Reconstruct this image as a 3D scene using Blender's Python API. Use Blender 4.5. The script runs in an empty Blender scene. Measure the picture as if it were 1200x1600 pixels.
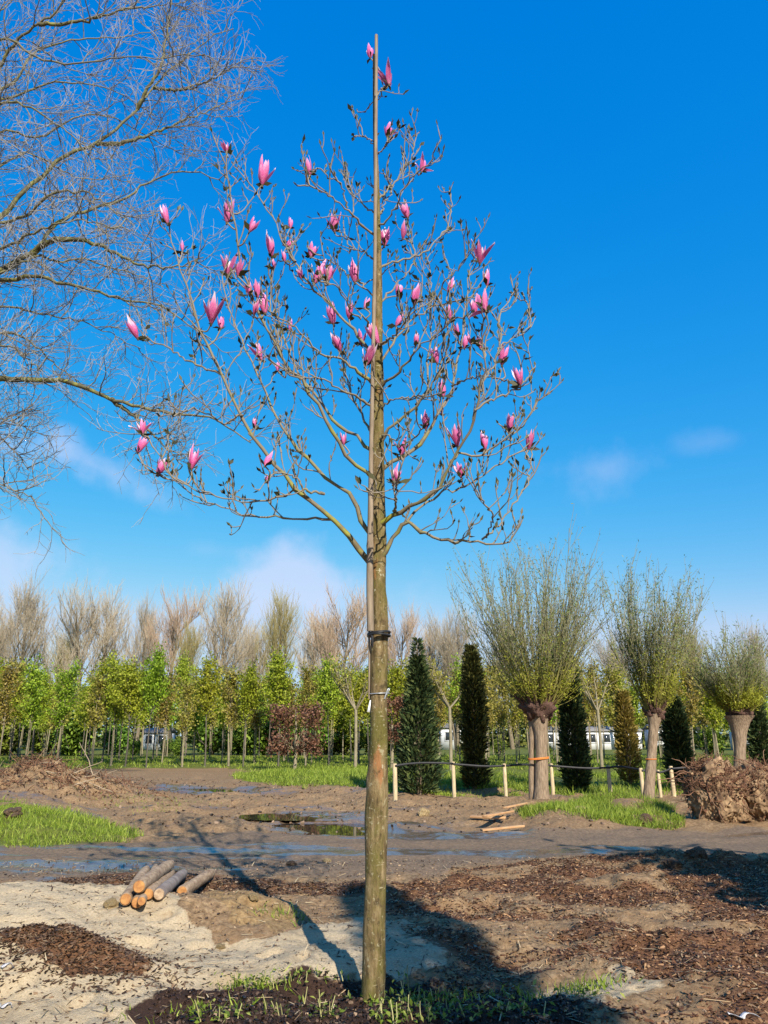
import bpy, bmesh, math, random
import numpy as np
from mathutils import Vector, Matrix, noise as mnoise

# ------------------------------------------------------------------ camera
SC = bpy.context.scene
COL = SC.collection
R = math.radians
FPX = 1201.0                    # focal length in pixels of the 1200 x 1600 photograph
PITCH = R(16.2)
EYE = 1.6
cd = bpy.data.cameras.new('camera')
cd.sensor_fit = 'VERTICAL'; cd.sensor_height = 24.0; cd.sensor_width = 18.0
cd.lens = 24.0 * FPX / 1600.0
cd.clip_start = 0.05; cd.clip_end = 3000
cam = bpy.data.objects.new('camera', cd); COL.objects.link(cam)
cam.location = (0, 0, EYE); cam.rotation_euler = (math.pi / 2 + PITCH, 0, 0)
SC.camera = cam

# ------------------------------------------------------------------ sun, sky, exposure
SUN_EL, SUN_AZ = R(33), R(160)   # azimuth clockwise from +Y (view direction)
sd = bpy.data.lights.new('sun', 'SUN'); sd.energy = 5.0; sd.angle = R(0.5); sd.color = (1.0, 0.93, 0.82)
so = bpy.data.objects.new('sun', sd); COL.objects.link(so)
SDIR = Vector((math.sin(SUN_AZ) * math.cos(SUN_EL), math.cos(SUN_AZ) * math.cos(SUN_EL), math.sin(SUN_EL)))
so.rotation_euler = SDIR.to_track_quat('Z', 'Y').to_euler(); so.location = (6, -12, 12)

SC.view_settings.view_transform = 'Standard'; SC.view_settings.look = 'None'
SC.view_settings.gamma = 1.0; SC.view_settings.use_curve_mapping = False
SC.view_settings.exposure = 0.65
SC.render.engine = 'CYCLES'
SC.cycles.use_denoising = True
SC.cycles.max_bounces = 6; SC.cycles.transparent_max_bounces = 8
SC.cycles.caustics_reflective = False; SC.cycles.caustics_refractive = False

W = bpy.data.worlds.new('World'); SC.world = W; W.use_nodes = True
wt = W.node_tree; wt.nodes.clear()
def wn(t, **k):
    n = wt.nodes.new(t)
    for a, b in k.items(): setattr(n, a, b)
    return n
def ray(px, py):
    a, b = (px - 600.0) / FPX, (800.0 - py) / FPX
    return Vector((a, math.cos(PITCH) - b * math.sin(PITCH), math.sin(PITCH) + b * math.cos(PITCH)))
sky = wn('ShaderNodeTexSky', sky_type='NISHITA', sun_disc=False, sun_elevation=SUN_EL, sun_rotation=SUN_AZ,
         altitude=0, air_density=1.0, dust_density=0.3, ozone_density=3.0)
hs = wn('ShaderNodeHueSaturation'); hs.inputs['Saturation'].default_value = 1.4; hs.inputs['Value'].default_value = 1.0
hs.inputs['Hue'].default_value = 0.487
wt.links.new(sky.outputs['Color'], hs.inputs['Color'])
tc = wn('ShaderNodeTexCoord')
# deep azure of a phone picture: each channel follows its own curve of the sky's brightness
sep = wn('ShaderNodeSeparateColor'); cmb = wn('ShaderNodeCombineColor'); wt.links.new(hs.outputs['Color'], sep.inputs[0])
for ch, (g_, k_) in enumerate(((1.25, 1.60), (0.66, 1.97), (0.255, 5.03))):
    a_ = wn('ShaderNodeMath', operation='MAXIMUM'); a_.inputs[1].default_value = 0.0001; wt.links.new(sep.outputs[ch], a_.inputs[0])
    p_ = wn('ShaderNodeMath', operation='POWER'); p_.inputs[1].default_value = g_; wt.links.new(a_.outputs[0], p_.inputs[0])
    q_ = wn('ShaderNodeMath', operation='MULTIPLY'); q_.inputs[1].default_value = k_; wt.links.new(p_.outputs[0], q_.inputs[0])
    m_ = wn('ShaderNodeMath', operation='SMOOTH_MIN'); m_.inputs[1].default_value = (4.4, 6.1, 8.0)[ch]; m_.inputs[2].default_value = 1.5; wt.links.new(q_.outputs[0], m_.inputs[0])
    wt.links.new(m_.outputs[0], cmb.inputs[ch])
col_out = cmb.outputs[0]
nz = wn('ShaderNodeTexNoise'); nz.inputs['Scale'].default_value = 9.0; nz.inputs['Detail'].default_value = 8; nz.inputs['Roughness'].default_value = 0.55
wt.links.new(tc.outputs['Generated'], nz.inputs['Vector'])
nzc = wn('ShaderNodeMapRange'); nzc.inputs[1].default_value = 0.38; nzc.inputs[2].default_value = 0.66
wt.links.new(nz.outputs['Fac'], nzc.inputs[0])
# soft low clouds: direction, half width, half height, strength
for (px, py, sx, sz, tilt, st) in [(450, 912, 0.125, 0.058, 0.0, 0.62), (150, 728, 0.16, 0.028, 0.42, 0.38), (945, 733, 0.075, 0.035, -0.1, 0.22),
                                   (-20, 880, 0.10, 0.06, 0.1, 0.5), (1105, 690, 0.06, 0.02, 0, 0.12), (330, 860, 0.06, 0.02, 0, 0.12),
                                   (-30, 680, 0.14, 0.035, 0.2, 0.42)]:
    d = ray(px, py).normalized()
    m = wn('ShaderNodeMapping', vector_type='POINT')
    sub = wn('ShaderNodeVectorMath', operation='SUBTRACT'); sub.inputs[1].default_value = d
    wt.links.new(tc.outputs['Generated'], sub.inputs[0])
    wt.links.new(sub.outputs[0], m.inputs['Vector'])
    m.inputs['Rotation'].default_value = (0, tilt * -1.0, 0)
    sc2 = wn('ShaderNodeVectorMath', operation='MULTIPLY'); sc2.inputs[1].default_value = (1 / sx, 1 / sx, 1 / sz)
    wt.links.new(m.outputs[0], sc2.inputs[0])
    ln = wn('ShaderNodeVectorMath', operation='LENGTH'); wt.links.new(sc2.outputs[0], ln.inputs[0])
    nadd = wn('ShaderNodeMath', operation='MULTIPLY_ADD'); nadd.inputs[1].default_value = -0.9
    wt.links.new(nzc.outputs[0], nadd.inputs[0]); wt.links.new(ln.outputs['Value'], nadd.inputs[2])
    fr = wn('ShaderNodeMapRange', interpolation_type='SMOOTHSTEP'); fr.inputs[1].default_value = -0.45; fr.inputs[2].default_value = 0.75
    fr.inputs[3].default_value = st; fr.inputs[4].default_value = 0.0
    wt.links.new(nadd.outputs[0], fr.inputs[0])
    mx = wn('ShaderNodeMix', data_type='RGBA'); mx.inputs[7].default_value = (6.2, 6.6, 8.6, 1)
    wt.links.new(fr.outputs[0], mx.inputs[0]); wt.links.new(col_out, mx.inputs[6]); col_out = mx.outputs[2]
bg = wn('ShaderNodeBackground'); bg.inputs['Strength'].default_value = 0.0758
wt.links.new(col_out, bg.inputs['Color'])
wo = wn('ShaderNodeOutputWorld'); wt.links.new(bg.outputs[0], wo.inputs['Surface'])

# ------------------------------------------------------------------ helpers: placing
def at(px, py, Y):
    """the point on the sight line of a photograph pixel that lies Y metres away"""
    r = ray(px, py); s = Y / r.y
    return np.array((r.x * s, Y, EYE + r.z * s))
def G(px, py, z=0.0):
    r = ray(px, py); s = (z - EYE) / r.z
    return np.array((r.x * s, r.y * s))
RNG = np.random.default_rng(7)
random.seed(5)

def _hash(ix, iy, seed):
    h = (ix.astype(np.int64) * 374761393 + iy.astype(np.int64) * 668265263 + seed * 2147483647 + 12345) & 0xFFFFFFFF
    h = ((h ^ (h >> 13)) * 1274126177) & 0xFFFFFFFF
    h = (h ^ (h >> 16)) & 0xFFFFFFFF
    return h.astype(np.float64) / 4294967295.0
def vnoise(x, y, seed=0):
    x = np.asarray(x, float); y = np.asarray(y, float)
    ix, iy = np.floor(x), np.floor(y); fx, fy = x - ix, y - iy
    fx = fx * fx * (3 - 2 * fx); fy = fy * fy * (3 - 2 * fy)
    ix = ix.astype(np.int64); iy = iy.astype(np.int64)
    a = _hash(ix, iy, seed); b = _hash(ix + 1, iy, seed); c = _hash(ix, iy + 1, seed); d = _hash(ix + 1, iy + 1, seed)
    return (a * (1 - fx) + b * fx) * (1 - fy) + (c * (1 - fx) + d * fx) * fy - 0.5
def fbm(x, y, seed=0, oct=4, gain=0.5):
    s = 0; a = 1.0
    for i in range(oct):
        s = s + a * vnoise(x * 2 ** i + 17.3 * i, y * 2 ** i - 9.1 * i, seed + i); a *= gain
    return s
def sdist(x, y, poly):
    """signed distance to a polygon, positive inside"""
    x = np.asarray(x, float); y = np.asarray(y, float)
    d = np.full(x.shape, 1e9); ins = np.zeros(x.shape, bool); n = len(poly)
    for i in range(n):
        x0, y0 = poly[i]; x1, y1 = poly[(i + 1) % n]
        ex, ey = x1 - x0, y1 - y0
        t = np.clip(((x - x0) * ex + (y - y0) * ey) / (ex * ex + ey * ey + 1e-12), 0, 1)
        d = np.minimum(d, (x - x0 - t * ex) ** 2 + (y - y0 - t * ey) ** 2)
        c = ((y0 > y) != (y1 > y)) & (x < ex * (y - y0) / (ey + 1e-12 if ey == 0 else ey) + x0)
        ins ^= c
    d = np.sqrt(d)
    return np.where(ins, d, -d)
def Gz(px, py, za=0.0):
    """ground point under a pixel, following the terrain's own height (plus za)"""
    z = za
    for _ in range(6): g = G(px, py, z); z = 0.5 * z + 0.5 * (hz(*g) + za)
    return G(px, py, hz(*g) + za)
def smooth(e0, e1, v):
    t = np.clip((v - e0) / (e1 - e0), 0, 1); return t * t * (3 - 2 * t)
def PX(*pts): return [tuple(G(a, b)) for a, b in pts]

# ------------------------------------------------------------------ helpers: objects
def tag(o, label=None, cat=None, group=None, kind=None):
    if label: o['label'] = label
    if cat: o['category'] = cat
    if group: o['group'] = group
    if kind: o['kind'] = kind
    return o
def thing(name, label, cat, loc=(0, 0, 0), rz=0.0, group=None):
    o = bpy.data.objects.new(name, None); COL.objects.link(o); o.empty_display_size = 0.2
    o.location = loc; o.rotation_euler = (0, 0, rz)
    return tag(o, label, cat, group)
def link(name, me, mat, parent=None):
    o = bpy.data.objects.new(name, me); COL.objects.link(o)
    for m in (mat if isinstance(mat, (list, tuple)) else [mat]): me.materials.append(m)
    if parent is not None: o.parent = parent
    return o
def dup(root, loc, rz, sc=1.0, label=None, group=None):
    r = root.copy(); COL.objects.link(r); r.location = loc; r.rotation_euler = (0, 0, rz)
    r.scale = (sc, sc, sc) if not isinstance(sc, tuple) else sc
    if label: r['label'] = label
    if group: r['group'] = group
    for ch in list(root.children):
        c = ch.copy(); COL.objects.link(c); c.parent = r
        for g in list(ch.children):
            d = g.copy(); COL.objects.link(d); d.parent = c
    return r
class MB:
    """collects quads (and attributes) from numpy and makes one mesh"""
    def __init__(s): s.v = []; s.f = []; s.a = []; s.m = []; s.n = 0
    def add(s, V, F, attr=0.0, mi=0):
        V = np.asarray(V, float).reshape(-1, 3); F = np.asarray(F, np.int64).reshape(-1, 4)
        s.v.append(V); s.f.append(F + s.n); s.n += len(V)
        s.a.append(np.broadcast_to(np.asarray(attr, float), (len(V),)).copy()); s.m.append(np.full(len(F), mi))
    def mesh(s, name, smooth=False):
        V = np.concatenate(s.v); F = np.concatenate(s.f); A = np.concatenate(s.a); M = np.concatenate(s.m)
        me = bpy.data.meshes.new(name)
        me.vertices.add(len(V)); me.vertices.foreach_set('co', V.astype(np.float32).ravel())
        me.loops.add(F.size); me.loops.foreach_set('vertex_index', F.astype(np.int32).ravel())
        me.polygons.add(len(F)); me.polygons.foreach_set('loop_start', np.arange(0, F.size, 4, dtype=np.int32))
        me.polygons.foreach_set('material_index', M.astype(np.int32))
        if smooth: me.polygons.foreach_set('use_smooth', np.ones(len(F), bool))
        at_ = me.attributes.new('t', 'FLOAT', 'POINT'); at_.data.foreach_set('value', A.astype(np.float32))
        me.update(calc_edges=True); me.validate()
        return me
    def obj(s, name, mat, parent=None, smooth=False): return link(name, s.mesh(name, smooth), mat, parent)

def norm(v): return v / (np.linalg.norm(v, axis=-1, keepdims=True) + 1e-12)
def tubes(mb, P, Rd, sides=4, attr=None, cap=False, mi=0):
    """P (N,k,3) polylines, Rd (N,k) radii"""
    P = np.asarray(P, float); Rd = np.asarray(Rd, float)
    if P.ndim == 2: P = P[None]; Rd = Rd[None]
    N, k, _ = P.shape
    T = np.empty_like(P); T[:, 1:-1] = P[:, 2:] - P[:, :-2]; T[:, 0] = P[:, 1] - P[:, 0]; T[:, -1] = P[:, -1] - P[:, -2]
    T = norm(T); main = norm(P[:, -1] - P[:, 0] + 1e-6)
    ref = np.where(np.abs(main[:, 2:3]) < 0.8, np.array([[0, 0, 1.0]]), np.array([[1.0, 0.13, 0]]))
    n = norm(np.cross(T, ref[:, None, :])); b = np.cross(T, n)
    a = np.arange(sides) * 2 * math.pi / sides
    V = P[:, :, None, :] + Rd[:, :, None, None] * (np.cos(a)[None, None, :, None] * n[:, :, None, :] + np.sin(a)[None, None, :, None] * b[:, :, None, :])
    idx = np.arange(N * k * sides).reshape(N, k, sides)
    j = np.roll(idx, -1, axis=2)
    F = np.stack([idx[:, :-1], j[:, :-1], j[:, 1:], idx[:, 1:]], -1).reshape(-1, 4)
    if attr is None: A = np.broadcast_to(np.linspace(0, 1, k)[None, :, None], (N, k, sides)).ravel()
    else: A = np.broadcast_to(np.asarray(attr, float).reshape(-1, 1, 1) if np.ndim(attr) <= 1 else np.asarray(attr)[:, :, None], (N, k, sides)).ravel()
    mb.add(V, F, A, mi)
    if cap:
        for e in (0, k - 1):
            ring = V[:, e]; c = P[:, e]
            VV = np.concatenate([ring.reshape(-1, 3), c]); ii = np.arange(N * sides).reshape(N, sides); cc = N * sides + np.arange(N)
            FF = np.stack([ii[:, 0::2], np.roll(ii, -1, 1)[:, 0::2], np.roll(ii, -2, 1)[:, 0::2], np.broadcast_to(cc[:, None], ii[:, 0::2].shape)], -1)
            if e == 0: FF = FF[..., ::-1]
            mb.add(VV, FF.reshape(-1, 4), 0.0 if e == 0 else 1.0, mi)
def leaves(mb, C, D, N_, L, Wd, attr=None, bend=0.0):
    """kite shaped leaves: base C, direction D, normal N_, length, width"""
    D = norm(D); S = norm(np.cross(D, N_)); U = np.cross(S, D); L = np.asarray(L)[:, None]; Wd = np.asarray(Wd)[:, None]
    m = C + D * L * 0.5 + U * L * bend
    V = np.stack([C, m + S * Wd * 0.5, C + D * L, m - S * Wd * 0.5], 1)
    n = len(C); F = np.arange(4 * n).reshape(n, 4)
    A = np.repeat(RNG.random(n) if attr is None else attr, 4)
    mb.add(V, F, A)
def rnd_unit(n):
    return norm(RNG.normal(size=(n, 3)))
def grow(S, D, L, k, wob=0.15, trop=(0, 0, 0)):
    S = np.asarray(S, float); d = norm(np.asarray(D, float)); L = np.broadcast_to(np.asarray(L, float), (len(S),))
    P = np.empty((len(S), k, 3)); P[:, 0] = S; tr = np.asarray(trop, float) / (k - 1)
    for i in range(1, k):
        d = norm(d + RNG.normal(size=d.shape) * wob + tr); P[:, i] = P[:, i - 1] + d * (L / (k - 1))[:, None]
    return P
def spawn(P, n, t0, t1, ang, up=0.0, jit=0.25, flat=None):
    N, k, _ = P.shape
    t = t0 + (t1 - t0) * (np.arange(n)[None, :] + RNG.random((N, n))) / n
    f = t * (k - 1); i = np.minimum(f.astype(int), k - 2); w = (f - i)[..., None]; r = np.arange(N)[:, None]
    S = P[r, i] * (1 - w) + P[r, i + 1] * w
    T = norm(P[r, i + 1] - P[r, i]); q = np.cross(T, rnd_unit(N * n).reshape(N, n, 3)); q = norm(q)
    a = ang * (1 + jit * RNG.normal(size=(N, n)))[..., None]
    D = norm(np.cos(a) * T + np.sin(a) * q + np.array([0, 0, up]))
    return S.reshape(-1, 3), D.reshape(-1, 3), t.ravel(), np.repeat(np.arange(N), n)
def taper(N, k, r0, r1):
    r0 = np.broadcast_to(np.asarray(r0, float), (N,))[:, None]; r1 = np.broadcast_to(np.asarray(r1, float), (N,))[:, None]
    return r0 + (r1 - r0) * np.linspace(0, 1, k)[None, :]
def resample(pts, k):
    pts = np.asarray(pts, float)
    # Catmull-Rom through the points, then even spacing
    p = np.vstack([2 * pts[0] - pts[1], pts, 2 * pts[-1] - pts[-2]]); out = []
    for i in range(1, len(p) - 2):
        for t in np.linspace(0, 1, 8, endpoint=False):
            a, b, c, d = p[i - 1], p[i], p[i + 1], p[i + 2]
            out.append(0.5 * ((2 * b) + (c - a) * t + (2 * a - 5 * b + 4 * c - d) * t * t + (3 * b - a - 3 * c + d) * t ** 3))
    out.append(pts[-1]); out = np.array(out)
    s = np.r_[0, np.cumsum(np.linalg.norm(np.diff(out, axis=0), axis=1))]; u = np.linspace(0, s[-1], k)
    return np.stack([np.interp(u, s, out[:, j]) for j in range(out.shape[1])], 1)

# ------------------------------------------------------------------ materials
def mat(name):
    m = bpy.data.materials.new(name); m.use_nodes = True
    nt = m.node_tree; b = nt.nodes['Principled BSDF']; return m, nt, b
def nd(nt, t, **k):
    n = nt.nodes.new(t)
    for a, b in k.items(): setattr(n, a, b)
    return n
def noise(nt, scale, detail=4, rough=0.55, vec=None, dist=0.0):
    n = nd(nt, 'ShaderNodeTexNoise'); n.inputs['Scale'].default_value = scale; n.inputs['Detail'].default_value = detail
    n.inputs['Roughness'].default_value = rough; n.inputs['Distortion'].default_value = dist
    if vec is not None: nt.links.new(vec, n.inputs['Vector'])
    return n.outputs['Fac']
def ramp(nt, fac, stops, interp='LINEAR'):
    r = nd(nt, 'ShaderNodeValToRGB'); r.color_ramp.interpolation = interp; e = r.color_ramp.elements
    while len(e) < len(stops): e.new(0.5)
    for x, (p, c) in zip(e, stops): x.position = p; x.color = (*c, 1) if len(c) == 3 else c
    nt.links.new(fac, r.inputs[0]); return r.outputs['Color']
def mixc(nt, fac, a, b, blend='MIX'):
    m = nd(nt, 'ShaderNodeMix', data_type='RGBA', blend_type=blend)
    for s, v in ((0, fac), (6, a), (7, b)):
        if isinstance(v, (int, float)): m.inputs[s].default_value = v
        elif isinstance(v, tuple): m.inputs[s].default_value = (*v, 1)
        else: nt.links.new(v, m.inputs[s])
    return m.outputs[2]
def rng_(nt, v, a, b, c=0.0, d=1.0, sm=False):
    m = nd(nt, 'ShaderNodeMapRange', interpolation_type='SMOOTHSTEP' if sm else 'LINEAR')
    for i, x in enumerate((a, b, c, d)): m.inputs[i + 1].default_value = x
    nt.links.new(v, m.inputs[0]); return m.outputs[0]
def math_(nt, op, a, b=0.0):
    m = nd(nt, 'ShaderNodeMath', operation=op)
    for i, v in enumerate((a, b)):
        if isinstance(v, (int, float)): m.inputs[i].default_value = v
        else: nt.links.new(v, m.inputs[i])
    return m.outputs[0]
def bump(nt, b, h, strength=0.5, dist=0.01):
    n = nd(nt, 'ShaderNodeBump'); n.inputs['Strength'].default_value = strength; n.inputs['Distance'].default_value = dist
    nt.links.new(h, n.inputs['Height']); nt.links.new(n.outputs[0], b.inputs['Normal'])
def attr(nt, name='t'):
    n = nd(nt, 'ShaderNodeAttribute'); n.attribute_name = name; return n.outputs['Fac']
def ocoord(nt, scale=(1, 1, 1)):
    t = nd(nt, 'ShaderNodeTexCoord'); m = nd(nt, 'ShaderNodeMapping'); m.inputs['Scale'].default_value = scale
    nt.links.new(t.outputs['Object'], m.inputs['Vector']); return m.outputs[0]
def pos(nt):
    return nd(nt, 'ShaderNodeNewGeometry').outputs['Position']
def orand(nt): return nd(nt, 'ShaderNodeObjectInfo').outputs['Random']

def m_leaf(name, c0, c1, c2=None, trans=0.35, vary=0.0, spec=0.25):
    """leaf colour runs over the per-leaf attribute; part of the light passes through"""
    m, nt, b = mat(name)
    st = [(0, c0), (1, c1)] if c2 is None else [(0, c0), (0.6, c1), (1, c2)]
    c = ramp(nt, attr(nt), st)
    if vary:
        h = nd(nt, 'ShaderNodeHueSaturation'); nt.links.new(c, h.inputs['Color'])
        nt.links.new(rng_(nt, orand(nt), 0, 1, 0.5 - vary * 0.12, 0.5 + vary * 0.1), h.inputs['Hue'])
        nt.links.new(rng_(nt, orand(nt), 0, 1, 1 - vary * .5, 1 + vary * .5), h.inputs['Value']); c = h.outputs[0]
    nt.links.new(c, b.inputs['Base Color']); b.inputs['Roughness'].default_value = 0.55; b.inputs['Specular IOR Level'].default_value = spec
    if trans:
        tr = nd(nt, 'ShaderNodeBsdfTranslucent'); nt.links.new(c, tr.inputs['Color'])
        mx = nd(nt, 'ShaderNodeMixShader'); mx.inputs[0].default_value = trans
        nt.links.new(b.outputs[0], mx.inputs[1]); nt.links.new(tr.outputs[0], mx.inputs[2])
        nt.links.new(mx.outputs[0], nt.nodes['Material Output'].inputs['Surface'])
    return m
def m_bark(name, dark, light, moss=None, lichen=None, scale=(6, 6, 1.5), bs=0.5, bd=0.01, moss_amt=0.5, lich=(0.66, 0.72), scar=None):
    m, nt, b = mat(name)
    v = ocoord(nt, scale)
    f = noise(nt, 3.0, 6, 0.65, v)
    c = ramp(nt, f, [(0.3, dark), (0.7, light)])
    v1 = ocoord(nt)
    if moss: c = mixc(nt, rng_(nt, noise(nt, 5.0, 4, 0.6, v1), moss_amt, moss_amt + 0.14, 0, 0.85), c, moss)
    if scar: c = mixc(nt, rng_(nt, noise(nt, 1.7, 3, 0.5, ocoord(nt, (3, 3, 1))), 0.63, 0.68, 0, 0.8), c, scar)
    if lichen: c = mixc(nt, rng_(nt, noise(nt, 26.0, 3, 0.5, ocoord(nt, (1, 1, 0.8))), lich[0], lich[1]), c, lichen)
    nt.links.new(c, b.inputs['Base Color']); b.inputs['Roughness'].default_value = 0.85; b.inputs['Specular IOR Level'].default_value = 0.2
    bump(nt, b, f, bs, bd)
    return m
def m_plain(name, c0, c1=None, rough=0.7, scale=8.0, stretch=(1, 1, 1), spec=0.3, bs=0.2, bd=0.005, metal=0.0):
    m, nt, b = mat(name)
    f = noise(nt, scale, 4, 0.6, ocoord(nt, stretch))
    nt.links.new(ramp(nt, f, [(0.3, c0), (0.7, c1 or tuple(min(1, x * 1.3) for x in c0))]), b.inputs['Base Color'])
    b.inputs['Roughness'].default_value = rough; b.inputs['Specular IOR Level'].default_value = spec; b.inputs['Metallic'].default_value = metal
    bump(nt, b, f, bs, bd); return m

# ------------------------------------------------------------------ the ground: shape
SAND = PX((-500, 1380), (60, 1384), (120, 1392), (190, 1414), (260, 1440), (300, 1462), (360, 1482), (430, 1484), (500, 1462), (560, 1452), (640, 1455),
          (700, 1486), (690, 1515), (620, 1525), (540, 1528), (430, 1560), (300, 1572), (230, 1590), (180, 1650), (-600, 1700))
SAND2 = PX((840, 1540), (930, 1528), (1010, 1532), (1090, 1548), (1040, 1575), (960, 1610), (860, 1640), (780, 1600))
PEAT = PX((215, 1588), (300, 1562), (420, 1540), (520, 1532), (600, 1528), (700, 1535), (800, 1560), (900, 1600), (960, 1700), (300, 1720), (250, 1640))
EARTH = PX((180, 1420), (250, 1425), (300, 1440), (340, 1470), (430, 1476), (470, 1450), (440, 1420), (380, 1405), (280, 1402), (215, 1402))
MULCH_L = PX((60, 1378), (150, 1368), (260, 1360), (360, 1368), (480, 1376), (600, 1372), (600, 1400), (420, 1400), (300, 1398), (180, 1402), (110, 1392))
MULCH_R = PX((590, 1380), (700, 1362), (850, 1345), (1000, 1350), (1400, 1370), (1900, 1500), (1700, 1800), (900, 1800), (820, 1600), (700, 1500), (600, 1450))
ROAD = PX((-700, 1320), (0, 1322), (250, 1312), (480, 1295), (620, 1290), (800, 1298), (1300, 1296), (2000, 1300), (2000, 1350), (1200, 1340), (820, 1345), (700, 1358), (560, 1372), (300, 1366), (60, 1378), (-700, 1385))
GR_LEFT = PX((-400, 1255), (0, 1246), (60, 1246), (140, 1262), (205, 1290), (215, 1312), (150, 1322), (0, 1330), (-400, 1345))
GR_RIGHT = PX((800, 1290), (830, 1268), (900, 1262), (1000, 1262), (1060, 1270), (1065, 1292), (900, 1297))
GR_FAR = PX((-900, 1185), (0, 1186), (400, 1184), (1200, 1180), (2400, 1180), (2400, 1205), (1500, 1225), (1220, 1238), (1100, 1240), (880, 1244), (810, 1243), (700, 1238), (600, 1237), (560, 1230), (470, 1228), (380, 1222), (360, 1214), (420, 1207), (330, 1199), (120, 1203), (0, 1199), (-900, 1200))
PUD1 = PX((235, 1232), (300, 1228), (380, 1232), (385, 1238), (300, 1241), (240, 1239))
PUD2 = PX((442, 1285), (500, 1280), (572, 1284), (590, 1296), (560, 1300), (480, 1297))
PUD3 = PX((395, 1272), (470, 1268), (565, 1272), (560, 1278), (470, 1279), (400, 1277))
FEET = [(*G(a, b), c) for a, b, c in ((250, 1470, .6), (310, 1490, .9), (215, 1495, .5), (150, 1440, 1.2), (275, 1520, .8), (420, 1500, 1.0), (470, 1515, 1.3), (360, 1535, .4), (60, 1425, .7), (20, 1570, .5), (120, 1580, .9), (200, 1560, .7))]
def gauss(x, y, c, sx, sy, a, p=2.0): return a * np.exp(-(np.abs((x - c[0]) / sx) ** p + np.abs((y - c[1]) / sy) ** p))
G_HEAP = G(40, 1408, 0.22); G_MOUND = G(70, 1495, 0.15); G_DEB = at(55, 1250, 21.5)
def height(x, y):
    return height0(x, y) - FOOT * np.exp(-((np.asarray(x, float) - 0.0) / 0.9) ** 2 - ((np.asarray(y, float) - 5.45) / 0.55) ** 2)
def height0(x, y):
    x = np.asarray(x, float); y = np.asarray(y, float)
    near = smooth(40, 14, y) * smooth(40, 15, np.abs(x))
    road = smooth(-0.5, 0.3, sdist(x, y, ROAD))
    h = fbm(x * 0.35, y * 0.35, 3, 3) * 0.10 * near
    rough = 0.10 + 0.0 * x
    rough = rough * (1 - 0.72 * road)
    sand = smooth(-0.15, 0.25, sdist(x, y, SAND))
    rough = rough * (1 - 0.45 * sand)
    h = h * (1 - 0.7 * road)
    n2 = fbm(x * 2.2, y * 2.2, 11, 5, 0.55)
    h = h + n2 * rough * smooth(60, 20, y)
    rg = 0.5 - np.abs(fbm(x * 4.5, y * 4.5, 23, 4, 0.6)); h = h + (rg - 0.3) * rough * 0.35 * smooth(24, 12, y)
    # wheel ruts along the mud road and across the far mud
    rut = np.sin((y - 0.10 * x) * 5.5 + 2.2 * vnoise(x * 0.25, y * 0.6, 31)); h = h + rut * 0.012 * road
    far = smooth(13.5, 15, y) * smooth(34, 28, y)
    rut2 = np.sin((x * 0.55 + y * 0.35) * 4.0 + 5 * vnoise(x * 0.2, y * 0.2, 37)); h = h + rut2 * 0.045 * far + 0.03 * np.sin((x * 0.3 - y * 0.9) * 3.0 + 4 * vnoise(x * 0.3, y * 0.15, 41)) * far
    h = h + sand * (0.030 * fbm(x * 5.0, y * 8.0, 43, 3) + 0.10 * fbm(x * 1.3, y * 1.8, 47, 2))
    for (cx, cy, an) in FEET:
        u = (x - cx) * math.cos(an) + (y - cy) * math.sin(an); v = -(x - cx) * math.sin(an) + (y - cy) * math.cos(an)
        h = h - 0.035 * np.exp(-(u / 0.13) ** 4 - (v / 0.055) ** 4) * sand + 0.014 * np.exp(-((np.sqrt((u / 0.17) ** 2 + (v / 0.09) ** 2) - 1) / 0.25) ** 2) * sand
    # sand heap, bark covered mound, trench
    h = h + gauss(x, y, G_HEAP, 2.3, 0.75, 0.27) + gauss(x, y, G_HEAP + np.array((-1.6, -0.6)), 1.6, 1.0, 0.25)
    h = h + gauss(x, y, G_MOUND, 0.66, 0.42, 0.34)
    tr = G(330, 1545); h = h - gauss(x, y, tr, 1.6, 0.16, 0.07)
    ea = G(400, 1440); h = h + gauss(x, y, ea, 0.45, 0.30, 0.10) + gauss(x, y, G(300, 1455), 0.4, 0.2, 0.07)
    # peat round the tree foot
    h = h + gauss(x, y, (-0.5, 4.75), 1.0, 0.40, 0.07) + gauss(x, y, (0.9, 5.0), 0.8, 0.5, 0.08)
    # lumps on the right
    for (a, b, s, k) in ((960, 1385, .7, .10), (800, 1440, .6, .08), (1010, 1480, .8, .10), (940, 1530, .55, .09), (700, 1400, .8, .06), (1120, 1355, .9, .16), (560, 1390, .6, .05), (740, 1375, .5, .07), (1150, 1560, .7, .06)):
        c = G(a, b); h = h + gauss(x, y, c, s, s * 0.5, k) * (0.75 + 0.8 * n2)
    # banks on both sides
    h = h + 0.32 * smooth(-0.2, 2.6, sdist(x, y, GR_LEFT)) + gauss(x, y, G_DEB, 2.3, 1.7, 0.72) * (0.9 + 0.6 * n2)
    h = h + 0.22 * smooth(-0.4, 0.9, sdist(x, y, GR_RIGHT))
    bk = G(960, 1258); h = h + gauss(x, y, bk, 5.0, 1.0, 0.10) * (0.8 + n2)
    h = h + 0.10 * smooth(-0.6, 1.5, sdist(x, y, GR_FAR))
    for q, dd in ((PUD1, 0.10), (PUD2, 0.09), (PUD3, 0.09)):
        h = h - dd * smooth(-0.5, 0.35, sdist(x, y, q))
    return h
FOOT = 0.0
FOOT = float(height0(np.array([-0.07]), np.array([5.5]))[0]) - 0.0
def hz(x, y): return float(height(np.array([x]), np.array([y]))[0])

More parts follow.
